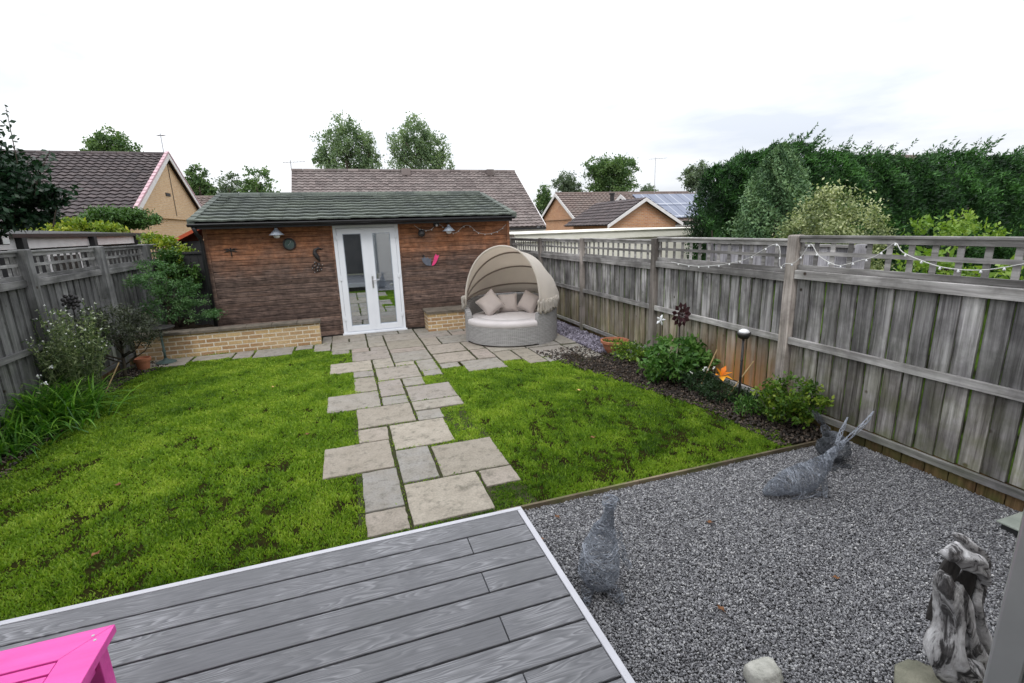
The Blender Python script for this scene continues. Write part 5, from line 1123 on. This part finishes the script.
# solar stake light
sl = thing('stake_light', 'black garden stake topped by a silver domed bowl', 'stake light', (3.95, 4.0, 0)); cx_, cy_ = 3.95, 4.0
q = MB(); q.tube([(cx_, cy_, 0), (cx_, cy_, .80)], .013, 8); q.lathe((cx_, cy_, .30), [(.010, 0), (.017, .012), (.010, .024)], 10); q.lathe((cx_, cy_, .55), [(.010, 0), (.017, .012), (.010, .024)], 10); q.build('pole', M['black_m'], sl, smooth=True)
q = MB(); q.lathe((cx_, cy_, .80), [(.015, 0), (.05, .015), (.068, .05), (.070, .075), (.062, .075), (.0, .072)], 20); q.build('bowl', M['black_m'], sl, smooth=True)
q = MB(); q.lathe((cx_, cy_, .873), [(.060, 0), (.05, .022), (.025, .038), (0, .042)], 20); q.build('dome', M['bulb'], sl, smooth=True)

# metal flower spinner
ms = thing('metal_flower', 'plum coloured metal flower spinner standing over the leafy plant', 'garden ornament', (4.02, 5.15, 0)); c = Vector((4.02, 5.12, .88))
q = MB(); q.tube([(4.02, 5.15, 0), (4.02, 5.15, .84)], .007, 8); q.build('stem', M['black_m'], ms)
for ring, (n_, rr, ln) in enumerate(((11, .075, .095), (8, .025, .085))):
    for k in range(n_):
        a = 2 * PI * (k + .5 * ring) / n_; dirv = Vector((math.cos(a) * .9, .12, math.sin(a))); q = MB(); s_ = Vector((-math.sin(a), 0, math.cos(a))); fwd = Vector((-.35, -.9, .1)) * (.015 + .03 * ring)
        p0 = c + dirv * rr + fwd; q.add([p0, p0 + dirv * ln * .5 + s_ * .034 + fwd * .3, p0 + dirv * ln + fwd, p0 + dirv * ln * .5 - s_ * .034 + fwd * .3, p0 + dirv * ln * .5 - fwd * .5], [(0, 4, 1), (1, 4, 2), (2, 4, 3), (3, 4, 0), (0, 1, 2, 3)]); q.tube([c, p0], .003, 4); q.build('petal', M['purple_metal'], ms)
gl = thing('glass_flower', 'small clear glass flower light beside the plum metal flower', 'garden light', (3.88, 5.35, 0)); q = MB(); q.tube([(3.88, 5.35, 0), (3.86, 5.33, .78)], .004, 6); q.build('stem', M['black_m'], gl)
q = MB()
for k in range(5):
    a = 2 * PI * k / 5; q.tube([(3.86, 5.33, .79), (3.86 + .045 * math.cos(a), 5.33 + .01, .79 + .045 * math.sin(a)), (3.86 + .075 * math.cos(a), 5.33, .79 + .075 * math.sin(a))], [.006, .018, .003], 8)
q.build('petals', M['bulb'], gl)
# terracotta bowl (right)
tp = thing('terracotta_bowl', 'wide orange terracotta bowl planter by the slate chippings', 'planter', (4.0, 6.72, 0))
q = MB(); q.lathe((4.0, 6.72, 0), [(.12, 0), (.17, .08), (.205, .17), (.205, .172), (.225, .175), (.228, .215), (.205, .217), (.198, .16), (0, .15)], 32); q.build('bowl', M['terracotta'], tp, smooth=False)
q = MB(); q.lathe((4.0, 6.72, .16), [(.195, 0), (.1, .012), (0, .016)], 16); q.build('soil_fill', M['soil'], tp)
leaves('seedlings', G['azalea'], tp, np.array([(4.0 + R.uniform(-.14, .14), 6.72 + R.uniform(-.14, .14), .17) for _ in range(140)]), .05, .02, 9, .8)
# terracotta pot (left), tipped slightly
tp = thing('terracotta_pot', 'small orange terracotta pot beside the bird bath', 'flower pot', (-3.22, 9.0, 0))
q = MB(); q.lathe((-3.22, 9.0, 0), [(.075, 0), (.10, .15), (.118, .15), (.122, .20), (.105, .20), (.098, .14), (0, .13)], 28); q.build('pot', M['terracotta'], tp); q = MB(); q.lathe((-3.22, 9.0, .132), [(.097, 0), (.05, .012), (0, .015)], 12); q.build('soil_fill', M['soil'], tp)
# bird bath
bt = thing('bird_bath', 'dark green metal bird bath on a slender stem before the wall', 'bird bath', (-3.0, 9.3, 0))
q = MB(); q.lathe((-3.0, 9.3, .018), [(.15, 0), (.15, .012), (.11, .03), (.05, .05), (.03, .07), (.02, .08)], 24); q.build('base', M['verdigris'], bt)
q = MB(); q.lathe((-3.0, 9.3, .09), [(.022, 0), (.018, .1), (.028, .13), (.018, .16), (.018, .42), (.03, .46)], 16); q.build('stem', M['verdigris'], bt, smooth=True)
q = MB(); q.lathe((-3.0, 9.3, .545), [(.03, 0), (.13, .015), (.20, .05), (.215, .075), (.20, .078), (.12, .04), (0, .032)], 28); q.build('basin', M['black_m'], bt, smooth=True)
# dark rosette on left fence
o = thing('fence_rosette', 'round dark metal flower head above the left border', 'garden ornament', (-3.52, 7.9, 0)); q = MB()
for ring, (n_, r_) in enumerate(((9, .085), (6, .045))):
    for k in range(n_):
        a = 2 * PI * k / n_; q.tube([(-3.45 - .01 * ring, 7.85, 1.2), (-3.44, 7.85 + r_ * .0, 1.2 + 0), ], .01, 4) if False else q.lathe((-3.45 + r_ * math.cos(a), 7.85, 1.27 + r_ * math.sin(a)), [(0, -.012), (.026, 0), (.02, .012), (0, .02)], 8, axis=(.4, -.9, 0))
q.lathe((-3.45, 7.84, 1.27), [(.03, 0), (.02, .02), (0, .025)], 10, axis=(0, -1, 0)); q.build('petals', M['black_m'], o)
q = MB(); q.tube([(-3.45, 7.87, 0), (-3.45, 7.87, 1.26)], .006, 6); q.build('stem', M['black_m'], o)

# ------------------------------------------------------------------ daybed
CX, CY, RR = 2.835, 8.50, .845
db = thing('daybed', 'round grey wicker daybed with a folding taupe canopy on the patio', 'daybed', (CX, CY, 0))
def arc(r, z, a0, a1, n): return [(CX + r * math.cos(a), CY + r * math.sin(a), z) for a in np.linspace(a0, a1, n)]
rd = math.radians
q = MB(); q.lathe((CX, CY, .03), [(RR - .03, 0), (RR, .02), (RR, .32), (RR - .012, .34), (RR - .10, .342)], 72); q.build('base', M['wicker'], db, smooth=False)
q = MB()
for k in range(6): a = 2 * PI * k / 6; q.lathe((CX + .7 * math.cos(a), CY + .7 * math.sin(a), .015), [(.03, -.0), (.03, .02)], 10)
q.build('feet', M['black'], db)
# backrest shell
a0, a1, n = rd(-75), rd(184), 64; q = MB(); vs = []
def bh_(a):
    s = (a - a0) / (a1 - a0); e = min(s, 1 - s); return .58 + .17 * min(1, e / .22) ** .7 * 1.0
angs = np.linspace(a0, a1, n)
for a in angs:
    h = bh_(a); c_, s_ = math.cos(a), math.sin(a)
    for (r, z) in ((RR + .012, .02), (RR + .012, h - .03), (RR - .005, h), (RR - .065, h), (RR - .08, h - .03), (RR - .08, .345)): vs.append((CX + r * c_, CY + r * s_, z))
m = 6; fs = [(i * m + k, (i + 1) * m + k, (i + 1) * m + (k + 1) % m, i * m + (k + 1) % m) for i in range(n - 1) for k in range(m)] + [tuple(range(m - 1, -1, -1)), tuple((n - 1) * m + k for k in range(m))]
q.add(vs, fs); q.build('backrest', M['wicker'], db)
q = MB(); q.lathe((CX, CY, .35), [(0, 0), (RR - .12, 0), (RR - .092, .015), (RR - .085, .05), (RR - .10, .092), (RR - .15, .108), (RR - .4, .118), (0, .124)], 64); cu = q.build('seat_cushion', M['cushion'], db, smooth=True)
fc = MB(); vs = []; angs = np.linspace(rd(-175), rd(-76), 30)
for a in angs:
    for (r, z) in ((RR - .2, .347), (RR - .01, .347), (RR + .006, .365), (RR + .006, .42), (RR - .02, .452), (RR - .2, .469)): vs.append((CX + r * math.cos(a), CY + r * math.sin(a), z))
fc.add(vs, [(i * 6 + k, (i + 1) * 6 + k, (i + 1) * 6 + (k + 1) % 6, i * 6 + (k + 1) % 6) for i in range(29) for k in range(6)] + [(5, 4, 3, 2, 1, 0), tuple(29 * 6 + k for k in range(6))]); fc.build('front_cushion', M['cushion'], db, smooth=True)
# canopy
PL = Vector((CX + RR * math.cos(rd(-184)), CY + RR * math.sin(rd(-184)), .70)); PR = Vector((CX + RR * math.cos(rd(-73)), CY + RR * math.sin(rd(-73)), .68))
Mc = (PL + PR) / 2; ax = (PR - PL); hw = ax.length / 2; ax.normalize(); bk = Vector((-ax.y, ax.x, 0)).normalized()
if bk.y < 0: bk = -bk
upv = Vector((0, 0, 1)); PH0 = rd(84); Mc0 = Mc.copy()
def hoop(phi, n=28, k=1.0, sag=0):
    """phi: angle of the hoop plane from the horizontal rear; length grows toward the back"""
    out = []; hgt = 1.05 + .22 * math.cos(phi) ** 2
    d_ = (bk * math.cos(phi) + upv * math.sin(phi)); tt_ = max(0, (PH0 - phi) / PH0)
    aR, aL = rd(-73 + 50 * tt_), rd(184 - 34 * tt_); rr_ = RR + .025
    pL = Vector((CX + rr_ * math.cos(aL), CY + rr_ * math.sin(aL), .70 + .03 * tt_)); pR = Vector((CX + rr_ * math.cos(aR), CY + rr_ * math.sin(aR), .68 + .05 * tt_))
    Mc = (pL + pR) / 2; ax = pR - pL; hw = ax.length / 2; ax.normalize(); hgt -= (Mc - Mc0).length * math.cos(phi)
    for i in range(n + 1):
        a = PI * i / n; w_ = -math.cos(a) * hw * (1 + .05 * math.sin(a) ** 2 * math.cos(phi)); out.append(Mc + ax * w_ * k + d_ * (math.sin(a) ** .82 * hgt * k - sag * math.sin(a)))
    return out
PH = [rd(84), rd(60), rd(38), rd(16)]
rows = []
for i in range(len(PH) - 1):
    for j in range(5):
        s = j / 5; rows.append(hoop(PH[i] * (1 - s) + PH[i + 1] * s, sag=.05 * math.sin(PI * s)))
rows.append(hoop(PH[-1])); rows.append(hoop(rd(4)))
q = MB(); nn_ = 29; V = [p for r_ in rows for p in r_]; q.add(V, [(i * nn_ + k, i * nn_ + k + 1, (i + 1) * nn_ + k + 1, (i + 1) * nn_ + k) for i in range(len(rows) - 1) for k in range(nn_ - 1)])
cn = q.build('canopy', M['canopy'], db, smooth=True); sm = cn.modifiers.new('s', 'SOLIDIFY'); sm.thickness = .006
for i, ph in enumerate(PH):
    q = MB(); q.tube(hoop(ph, k=.97 if i else 1.0), .014 if i else .017, 8); q.build('canopy_hoop', M['canopy'] if i == 0 else M['rib'], cn, smooth=True)
# gathered drapes at the pivots
for (Pp, sgn, Hh) in ((PL, -1, .12), (PR, 1, .16)):
    q = MB(); n = 40; vs = []
    ang0 = math.atan2(Pp.y - CY, Pp.x - CX)
    for i in range(n):
        s = i / (n - 1); a = ang0 + (s - .08) * (.40 if sgn < 0 else .85) * sgn; r = RR + .03 + .030 * math.sin(i * 2.1)
        zt = .80 + .03 * math.sin(i * 1.1); zb = (.62 if sgn < 0 else .58) + .10 * abs(s - .25) + .03 * math.sin(i * 1.3) + .018 * math.sin(i * 3.1)
        for k in range(6): u = k / 5; r_k = r + .03 * math.sin(i * 1.7 + k) + .03 * math.sin(PI * u); vs.append((CX + (r + .012 * math.sin(i * 1.7 + k)) * math.cos(a), CY + (r + .012 * math.sin(i * 1.7 + k)) * math.sin(a), zt * (1 - u) + zb * u))
    q.add(vs, [(i * 6 + k, (i + 1) * 6 + k, (i + 1) * 6 + k + 1, i * 6 + k + 1) for i in range(n - 1) for k in range(5)]); dd = q.build('canopy_drape', M['canopy'], db, smooth=True); sm = dd.modifiers.new('s', 'SOLIDIFY'); sm.thickness = .005
# pillows
def pillow(loc, rot, label, w_=.40):
    q = MB(); n = 12; vs = []
    for sgn in (1, -1):
        for i in range(n + 1):
            for j in range(n + 1):
                u, v = i / n * 2 - 1, j / n * 2 - 1; e = max(0, (1 - u ** 4)) * max(0, (1 - v ** 4)); k = 1 - .08 * (u * u * (1 - v * v) * 0 + (1 - abs(u)) * abs(v) ** 3 + (1 - abs(v)) * abs(u) ** 3)
                vs.append((u * w_ / 2 * k, v * w_ / 2 * k, sgn * .085 * e ** .55 + .004 * math.sin(u * 9 + v * 5)))
    m_ = (n + 1) ** 2; fs = []
    for s_ in (0, 1):
        for i in range(n):
            for j in range(n): a = s_ * m_ + i * (n + 1) + j; f_ = (a, a + n + 1, a + n + 2, a + 1); fs.append(f_ if s_ == 0 else f_[::-1])
    q.add(vs, fs); o_ = q.build('throw_cushion', M['pillow'], smooth=True); o_.location = loc; o_.rotation_euler = rot; tag(o_, label, 'cushion', 'cushions on the daybed')
# rotations: stand on edge, facing the camera side, leaning back
def prot(tilt, yaw, roll): return (Matrix.Rotation(yaw, 3, 'Z') @ Matrix.Rotation(tilt, 3, 'X') @ Matrix.Rotation(roll, 3, 'Z')).to_euler()
pillow((2.47, 8.60, .675), prot(rd(68), rd(-14), rd(38)), 'leftmost of three taupe cushions, tipped on one corner', .40)
pillow((2.86, 8.72, .635), prot(rd(70), rd(-22), rd(4)), 'middle one of three taupe cushions on the daybed', .36)
pillow((3.20, 8.50, .655), prot(rd(66), rd(-45), rd(-22)), 'rightmost of three taupe cushions, leaning sideways', .38)

# ------------------------------------------------------------------ wire hares
def hare(label, chains, mat, seed, loc, cell=.02, wire=.0011):
    t = thing('wire_hare', label, 'garden sculpture', loc, 'wire mesh hare sculptures')
    rg = random.Random(seed)
    for nm, pts, rads in chains:
        # dense random tangle: helices over a lofted surface
        P = [Vector(p) for p in pts]; m = len(P); S_ = []; RR_ = []
        N = 40
        for i in range(N + 1):
            s = i / N * (m - 1); k = min(int(s), m - 2); u = s - k; a, b, c, d_ = P[max(k - 1, 0)], P[k], P[k + 1], P[min(k + 2, m - 1)]
            S_.append(.5 * ((2 * b) + (c - a) * u + (2 * a - 5 * b + 4 * c - d_) * u * u + (3 * b - a - 3 * c + d_) * u ** 3)); uu = u * u * (3 - 2 * u); RR_.append(rads[k] * (1 - uu) + rads[k + 1] * uu)
        fr_ = []; prev = None
        for i in range(N + 1):
            tt = (S_[min(i + 1, N)] - S_[max(i - 1, 0)]).normalized()
            if prev is None: a = Vector((1, 0, 0)) if abs(tt.x) < .8 else Vector((0, 1, 0)); prev = (a - tt * a.dot(tt)).normalized()
            else: prev = (prev - tt * prev.dot(tt)).normalized()
            fr_.append((prev.copy(), tt.cross(prev)))
        q = MB(); big = max(rads); turns = 26 if big > .06 else 12; cnt = 84 if big > .045 else 16
        for c_ in range(cnt):
            hand = 1 if c_ % 2 else -1; ph = rg.uniform(0, 6.3); steps = int(turns * 7); L = []; tr = turns * (.05 if c_ % 4 < 2 else .17) * rg.uniform(.9, 1.1)
            for i in range(steps + 1):
                s = i / steps * N; k = min(int(s), N - 1); u = s - k; c0 = S_[k].lerp(S_[k + 1], u); r = (RR_[k] * (1 - u) + RR_[k + 1] * u) * (1 + .10 * math.sin(i * .9 + c_ * 2) - .12 * (c_ % 3 == 0)); a = ph + hand * 2 * PI * tr * i / steps
                L.append(c0 + (fr_[k][0] * math.cos(a) + fr_[k][1] * math.sin(a)) * r)
            q.tube(L, wire, 3, cap=False)
        q.build(nm, mat, t)
    return t
# upright hare gazing up (near the deck)
hx, hy = 1.20, 2.13
hare('upright wire mesh hare nearest the deck corner', [
 ('body', [(hx - .02, hy, .03), (hx - .01, hy, .12), (hx + .0, hy, .24), (hx + .02, hy, .36), (hx + .035, hy - .01, .43), (hx + .045, hy - .01, .49), (hx + .05, hy - .01, .53)], [.06, .108, .10, .066, .036, .025, .022]),
 ('head', [(hx + .05, hy - .0, .48), (hx + .045, hy - .01, .53), (hx + .045, hy - .02, .575), (hx + .05, hy - .02, .60)], [.022, .038, .040, .022]),
 ('foreleg', [(hx + .09, hy - .02, .34), (hx + .13, hy - .02, .22), (hx + .17, hy - .04, .12)], [.03, .02, .013]),
 ('hind_foot', [(hx + .03, hy - .06, .05), (hx + .05, hy - .12, .02), (hx + .05, hy - .16, .02)], [.04, .03, .012]),
 ('hind_foot', [(hx - .09, hy - .02, .05), (hx - .12, hy - .07, .02), (hx - .13, hy - .10, .02)], [.035, .026, .012]),
 ('ear', [(hx + .07, hy + .0, .53), (hx + .11, hy + .02, .54), (hx + .14, hy + .03, .50)], [.01, .012, .003])], M['wire'], 2, (hx, hy, 0))
# leaning hare with long ears
hare('pale leaning wire mesh hare with long ears pointing up right', [
 ('body', [(2.80, 2.52, .045), (2.90, 2.5, .08), (3.02, 2.49, .105), (3.14, 2.47, .13), (3.24, 2.45, .20), (3.32, 2.43, .29), (3.38, 2.43, .345)], [.02, .06, .09, .10, .070, .034, .018]),
 ('head', [(3.33, 2.43, .31), (3.39, 2.42, .36), (3.44, 2.42, .39)], [.018, .026, .012]),
 ('ear', [(3.40, 2.42, .37), (3.50, 2.41, .44), (3.60, 2.40, .52), (3.66, 2.39, .61)], [.010, .015, .015, .003]),
 ('ear', [(3.38, 2.44, .37), (3.45, 2.46, .46), (3.52, 2.48, .55)], [.010, .015, .004]),
 ('foreleg', [(3.22, 2.40, .16), (3.24, 2.38, .07), (3.20, 2.34, .02)], [.03, .018, .014]),
 ('hind_foot', [(2.98, 2.42, .05), (3.12, 2.40, .025), (3.22, 2.38, .02)], [.04, .028, .014])], M['wire'], 3, (3.1, 2.47, 0))
hare('dark wire mesh hare crouched behind the leaning pale hare', [
 ('body', [(3.72, 2.82, .05), (3.76, 2.79, .09), (3.80, 2.75, .12), (3.77, 2.75, .19), (3.70, 2.76, .26)], [.05, .10, .115, .085, .035]),
 ('head', [(3.69, 2.76, .27), (3.66, 2.75, .32), (3.62, 2.73, .33)], [.03, .035, .018]),
 ('ear', [(3.67, 2.77, .33), (3.60, 2.79, .42), (3.55, 2.80, .49)], [.012, .02, .004]),
 ('ear', [(3.69, 2.77, .33), (3.65, 2.80, .40), (3.62, 2.82, .46)], [.012, .018, .004]),
 ('hind_foot', [(3.70, 2.70, .03), (3.76, 2.64, .02), (3.82, 2.60, .015)], [.03, .024, .012]),
 ('hind_foot', [(3.60, 2.74, .03), (3.64, 2.66, .02), (3.66, 2.61, .015)], [.03, .024, .012])], M['wire_dark'], 4, (3.72, 2.75, 0))

# ------------------------------------------------------------------ driftwood, stones, low box
def limb_mesh(q, pts, rads, n=20, N=44, seed=0, squash=.8, amp=.22):
    P = [Vector(p) for p in pts]; m = len(P); vs = []; prev = None; C = []
    for i in range(N + 1):
        s = i / N * (m - 1); k = min(int(s), m - 2); u = s - k; a, b, c, d_ = P[max(k - 1, 0)], P[k], P[k + 1], P[min(k + 2, m - 1)]
        C.append((.5 * ((2 * b) + (c - a) * u + (2 * a - 5 * b + 4 * c - d_) * u * u + (3 * b - a - 3 * c + d_) * u ** 3), rads[k] * (1 - u * u * (3 - 2 * u)) + rads[k + 1] * u * u * (3 - 2 * u)))
    for i in range(N + 1):
        tt = (C[min(i + 1, N)][0] - C[max(i - 1, 0)][0]).normalized()
        if prev is None: a = Vector((1, 0, 0)) if abs(tt.x) < .8 else Vector((0, 1, 0)); prev = (a - tt * a.dot(tt)).normalized()
        else: prev = (prev - tt * prev.dot(tt)).normalized()
        qv = tt.cross(prev)
        for k in range(n):
            a = 2 * PI * k / n; tw = a + i * .07; rr = C[i][1] * (1 + amp * math.sin(3 * tw + seed) + amp * .6 * math.sin(7 * a + i * .11 + seed * 2) + .45 * amp * mnoise.noise(Vector((math.cos(a) * 3, math.sin(a) * 3, i * .3 + seed))))
            vs.append(C[i][0] + prev * math.cos(a) * rr + qv * math.sin(a) * rr * squash)
    q.add(vs, [(i * n + k, i * n + (k + 1) % n, (i + 1) * n + (k + 1) % n, (i + 1) * n + k) for i in range(N) for k in range(n)] + [tuple(range(n - 1, -1, -1)), tuple(N * n + k for k in range(n))])
dw = thing('driftwood_sculpture', 'gnarled bleached driftwood standing on stones at the lower right', 'driftwood', (2.34, 1.12, 0))
q = MB()
limb_mesh(q, [(2.46, 1.05, .02), (2.30, 1.05, .10), (2.18, 1.05, .22), (2.20, 1.06, .36), (2.18, 1.06, .46), (2.13, 1.05, .55), (2.08, 1.05, .61), (2.065, 1.05, .655)], [.05, .082, .066, .046, .046, .040, .030, .014], seed=1)
limb_mesh(q, [(2.03, 1.03, .76), (2.12, 1.04, .735), (2.24, 1.06, .66), (2.36, 1.07, .57), (2.40, 1.08, .49)], [.022, .040, .046, .036, .026], seed=2)
limb_mesh(q, [(2.20, 1.10, .76), (2.29, 1.10, .70), (2.38, 1.09, .62), (2.42, 1.09, .52), (2.38, 1.08, .42), (2.44, 1.08, .30), (2.50, 1.08, .16), (2.56, 1.08, .04)], [.010, .024, .026, .024, .034, .028, .045, .04], seed=3)
limb_mesh(q, [(2.24, 1.08, .52), (2.30, 1.07, .40), (2.36, 1.06, .26), (2.44, 1.06, .10), (2.52, 1.06, .0)], [.02, .03, .032, .05, .05], seed=4)
limb_mesh(q, [(2.06, 1.03, .66), (2.07, 1.03, .60), (2.13, 1.04, .55)], [.012, .028, .03], seed=5, N=16)
q.build('trunk_wood', M['drift'], dw, smooth=True)
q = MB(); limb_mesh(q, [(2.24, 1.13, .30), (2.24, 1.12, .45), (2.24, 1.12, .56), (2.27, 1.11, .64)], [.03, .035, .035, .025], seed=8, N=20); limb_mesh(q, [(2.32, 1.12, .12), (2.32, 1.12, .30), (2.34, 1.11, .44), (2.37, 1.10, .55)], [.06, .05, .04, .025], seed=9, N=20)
q.build('crevice_shade', M['crevice_dark'], dw, smooth=True)  # dark limbs added behind the gaps to read as crevice shade
q = MB(); q.tube([(2.32, 1.02, -.05), (2.30, 1.03, .12)], .008, 8); q.build('pin', M['black_m'], dw)
dw.location.x += .06; dw.location.y -= .01
def rock(label, c, r, mat, seed, name='rock', group='stones on the gravel'):
    n = 18; m = 12; vs = []; q = MB(); c = Vector(c)
    for i in range(m + 1):
        th = PI * i / m
        for k in range(n):
            a = 2 * PI * k / n; d_ = Vector((math.sin(th) * math.cos(a), math.sin(th) * math.sin(a), math.cos(th))); s = 1 + .35 * mnoise.noise(d_ * 1.3 + Vector((seed, 0, 0))) + .12 * mnoise.noise(d_ * 4 + Vector((0, seed, 0)))
            d2 = Vector([math.copysign(abs(x_) ** .7, x_) for x_ in d_]); vs.append(c + Vector((d2.x * r[0], d2.y * r[1], d2.z * r[2])) * s)
    q.add(vs, [(i * n + k, i * n + (k + 1) % n, (i + 1) * n + (k + 1) % n, (i + 1) * n + k) for i in range(m) for k in range(n)])
    return tag(q.build(name, mat, smooth=True, origin=(c.x, c.y, 0)), label, 'stone', group)
rock('small off white rock at the bottom edge of the gravel', (1.60, 1.34, .03), (.075, .06, .06), M['stone_w'], 1)
rock('flat greenish stone under the left side of the driftwood', (2.24, 1.06, .01), (.13, .11, .045), M['stone_g'], 2)
rock('partly hidden stone under the right side of the driftwood', (2.50, .97, .01), (.13, .1, .045), M['stone_g'], 5)
rock('tiny white pebble beside the deck trim', (1.02, 1.42, .01), (.022, .02, .02), M['stone_w'], 7)
tr_ = thing('stone_trough', 'pale green grey trough corner at the right edge on the gravel', 'trough', (4.1, 1.35, 0))
q = MB(); q.box(3.92, 4.22, 1.0, 1.66, .0, .05); q.build('body', M['bin'], tr_)
q = MB(); q.box(3.90, 4.24, .98, 1.68, .051, .065, bev=.005); q.build('rim', M['trough'], tr_)

def fallen(x, y, z, a, sz, label, mat):
    q = MB(); n = 9; vs = []; 
    for i in range(n + 1):
        t_ = i / n; w = sz * .33 * math.sin(PI * t_ ** .8) + .0004; zz = z + .012 * math.sin(t_ * 5) ** 2 * sz * 14
        for k in (-1, 0, 1): vs.append((x + math.cos(a) * sz * (t_ - .5) - math.sin(a) * w * k, y + math.sin(a) * sz * (t_ - .5) + math.cos(a) * w * k, zz + abs(k) * sz * .14))
    q.add(vs, [(i * 3 + k, i * 3 + k + 1, i * 3 + k + 4, i * 3 + k + 3) for i in range(n) for k in (0, 1)], R.random())
    q.tube([(x - math.cos(a) * sz * .5, y - math.sin(a) * sz * .5, z), (x - math.cos(a) * sz * .8, y - math.sin(a) * sz * .8, z + .004)], .0012, 4)
    tag(q.build('fallen_leaf', mat, origin=(x, y, 0)), label, 'leaf', 'fallen leaves')
M['dead'] = simple('dead_leaf_brown', (.16, .07, .035), (.24, .12, .05), 40, .7, .2, var=.4, spec=.2); M['dead_y'] = simple('dead_leaf_tan', (.55, .36, .14), (.40, .24, .10), 40, .7, .2, spec=.2)
for (x, y, z, w_) in [(-1.75, 3.55, .03, 'lawn'), (-2.0, 4.6, .03, 'lawn'), (-.55, 5.1, .03, 'lawn'), (2.1, 3.9, .03, 'lawn'), (2.6, 5.2, .03, 'lawn'), (-1.1, 7.0, .03, 'lawn')]:
    fallen(x, y, z, R.uniform(0, 6.28), R.uniform(.045, .06), 'small dry tan or brown leaf lying on the lawn', M['dead_y'] if R.random() < .5 else M['dead'])
for (x, y) in [(1.05, 2.65), (1.25, 2.85), (1.72, 1.75), (2.2, 2.4), (2.5, 1.7)]:
    fallen(x, y, .012, R.uniform(0, 6.28), R.uniform(.03, .045), 'small dry reddish leaf lying on the grey gravel', M['dead'])
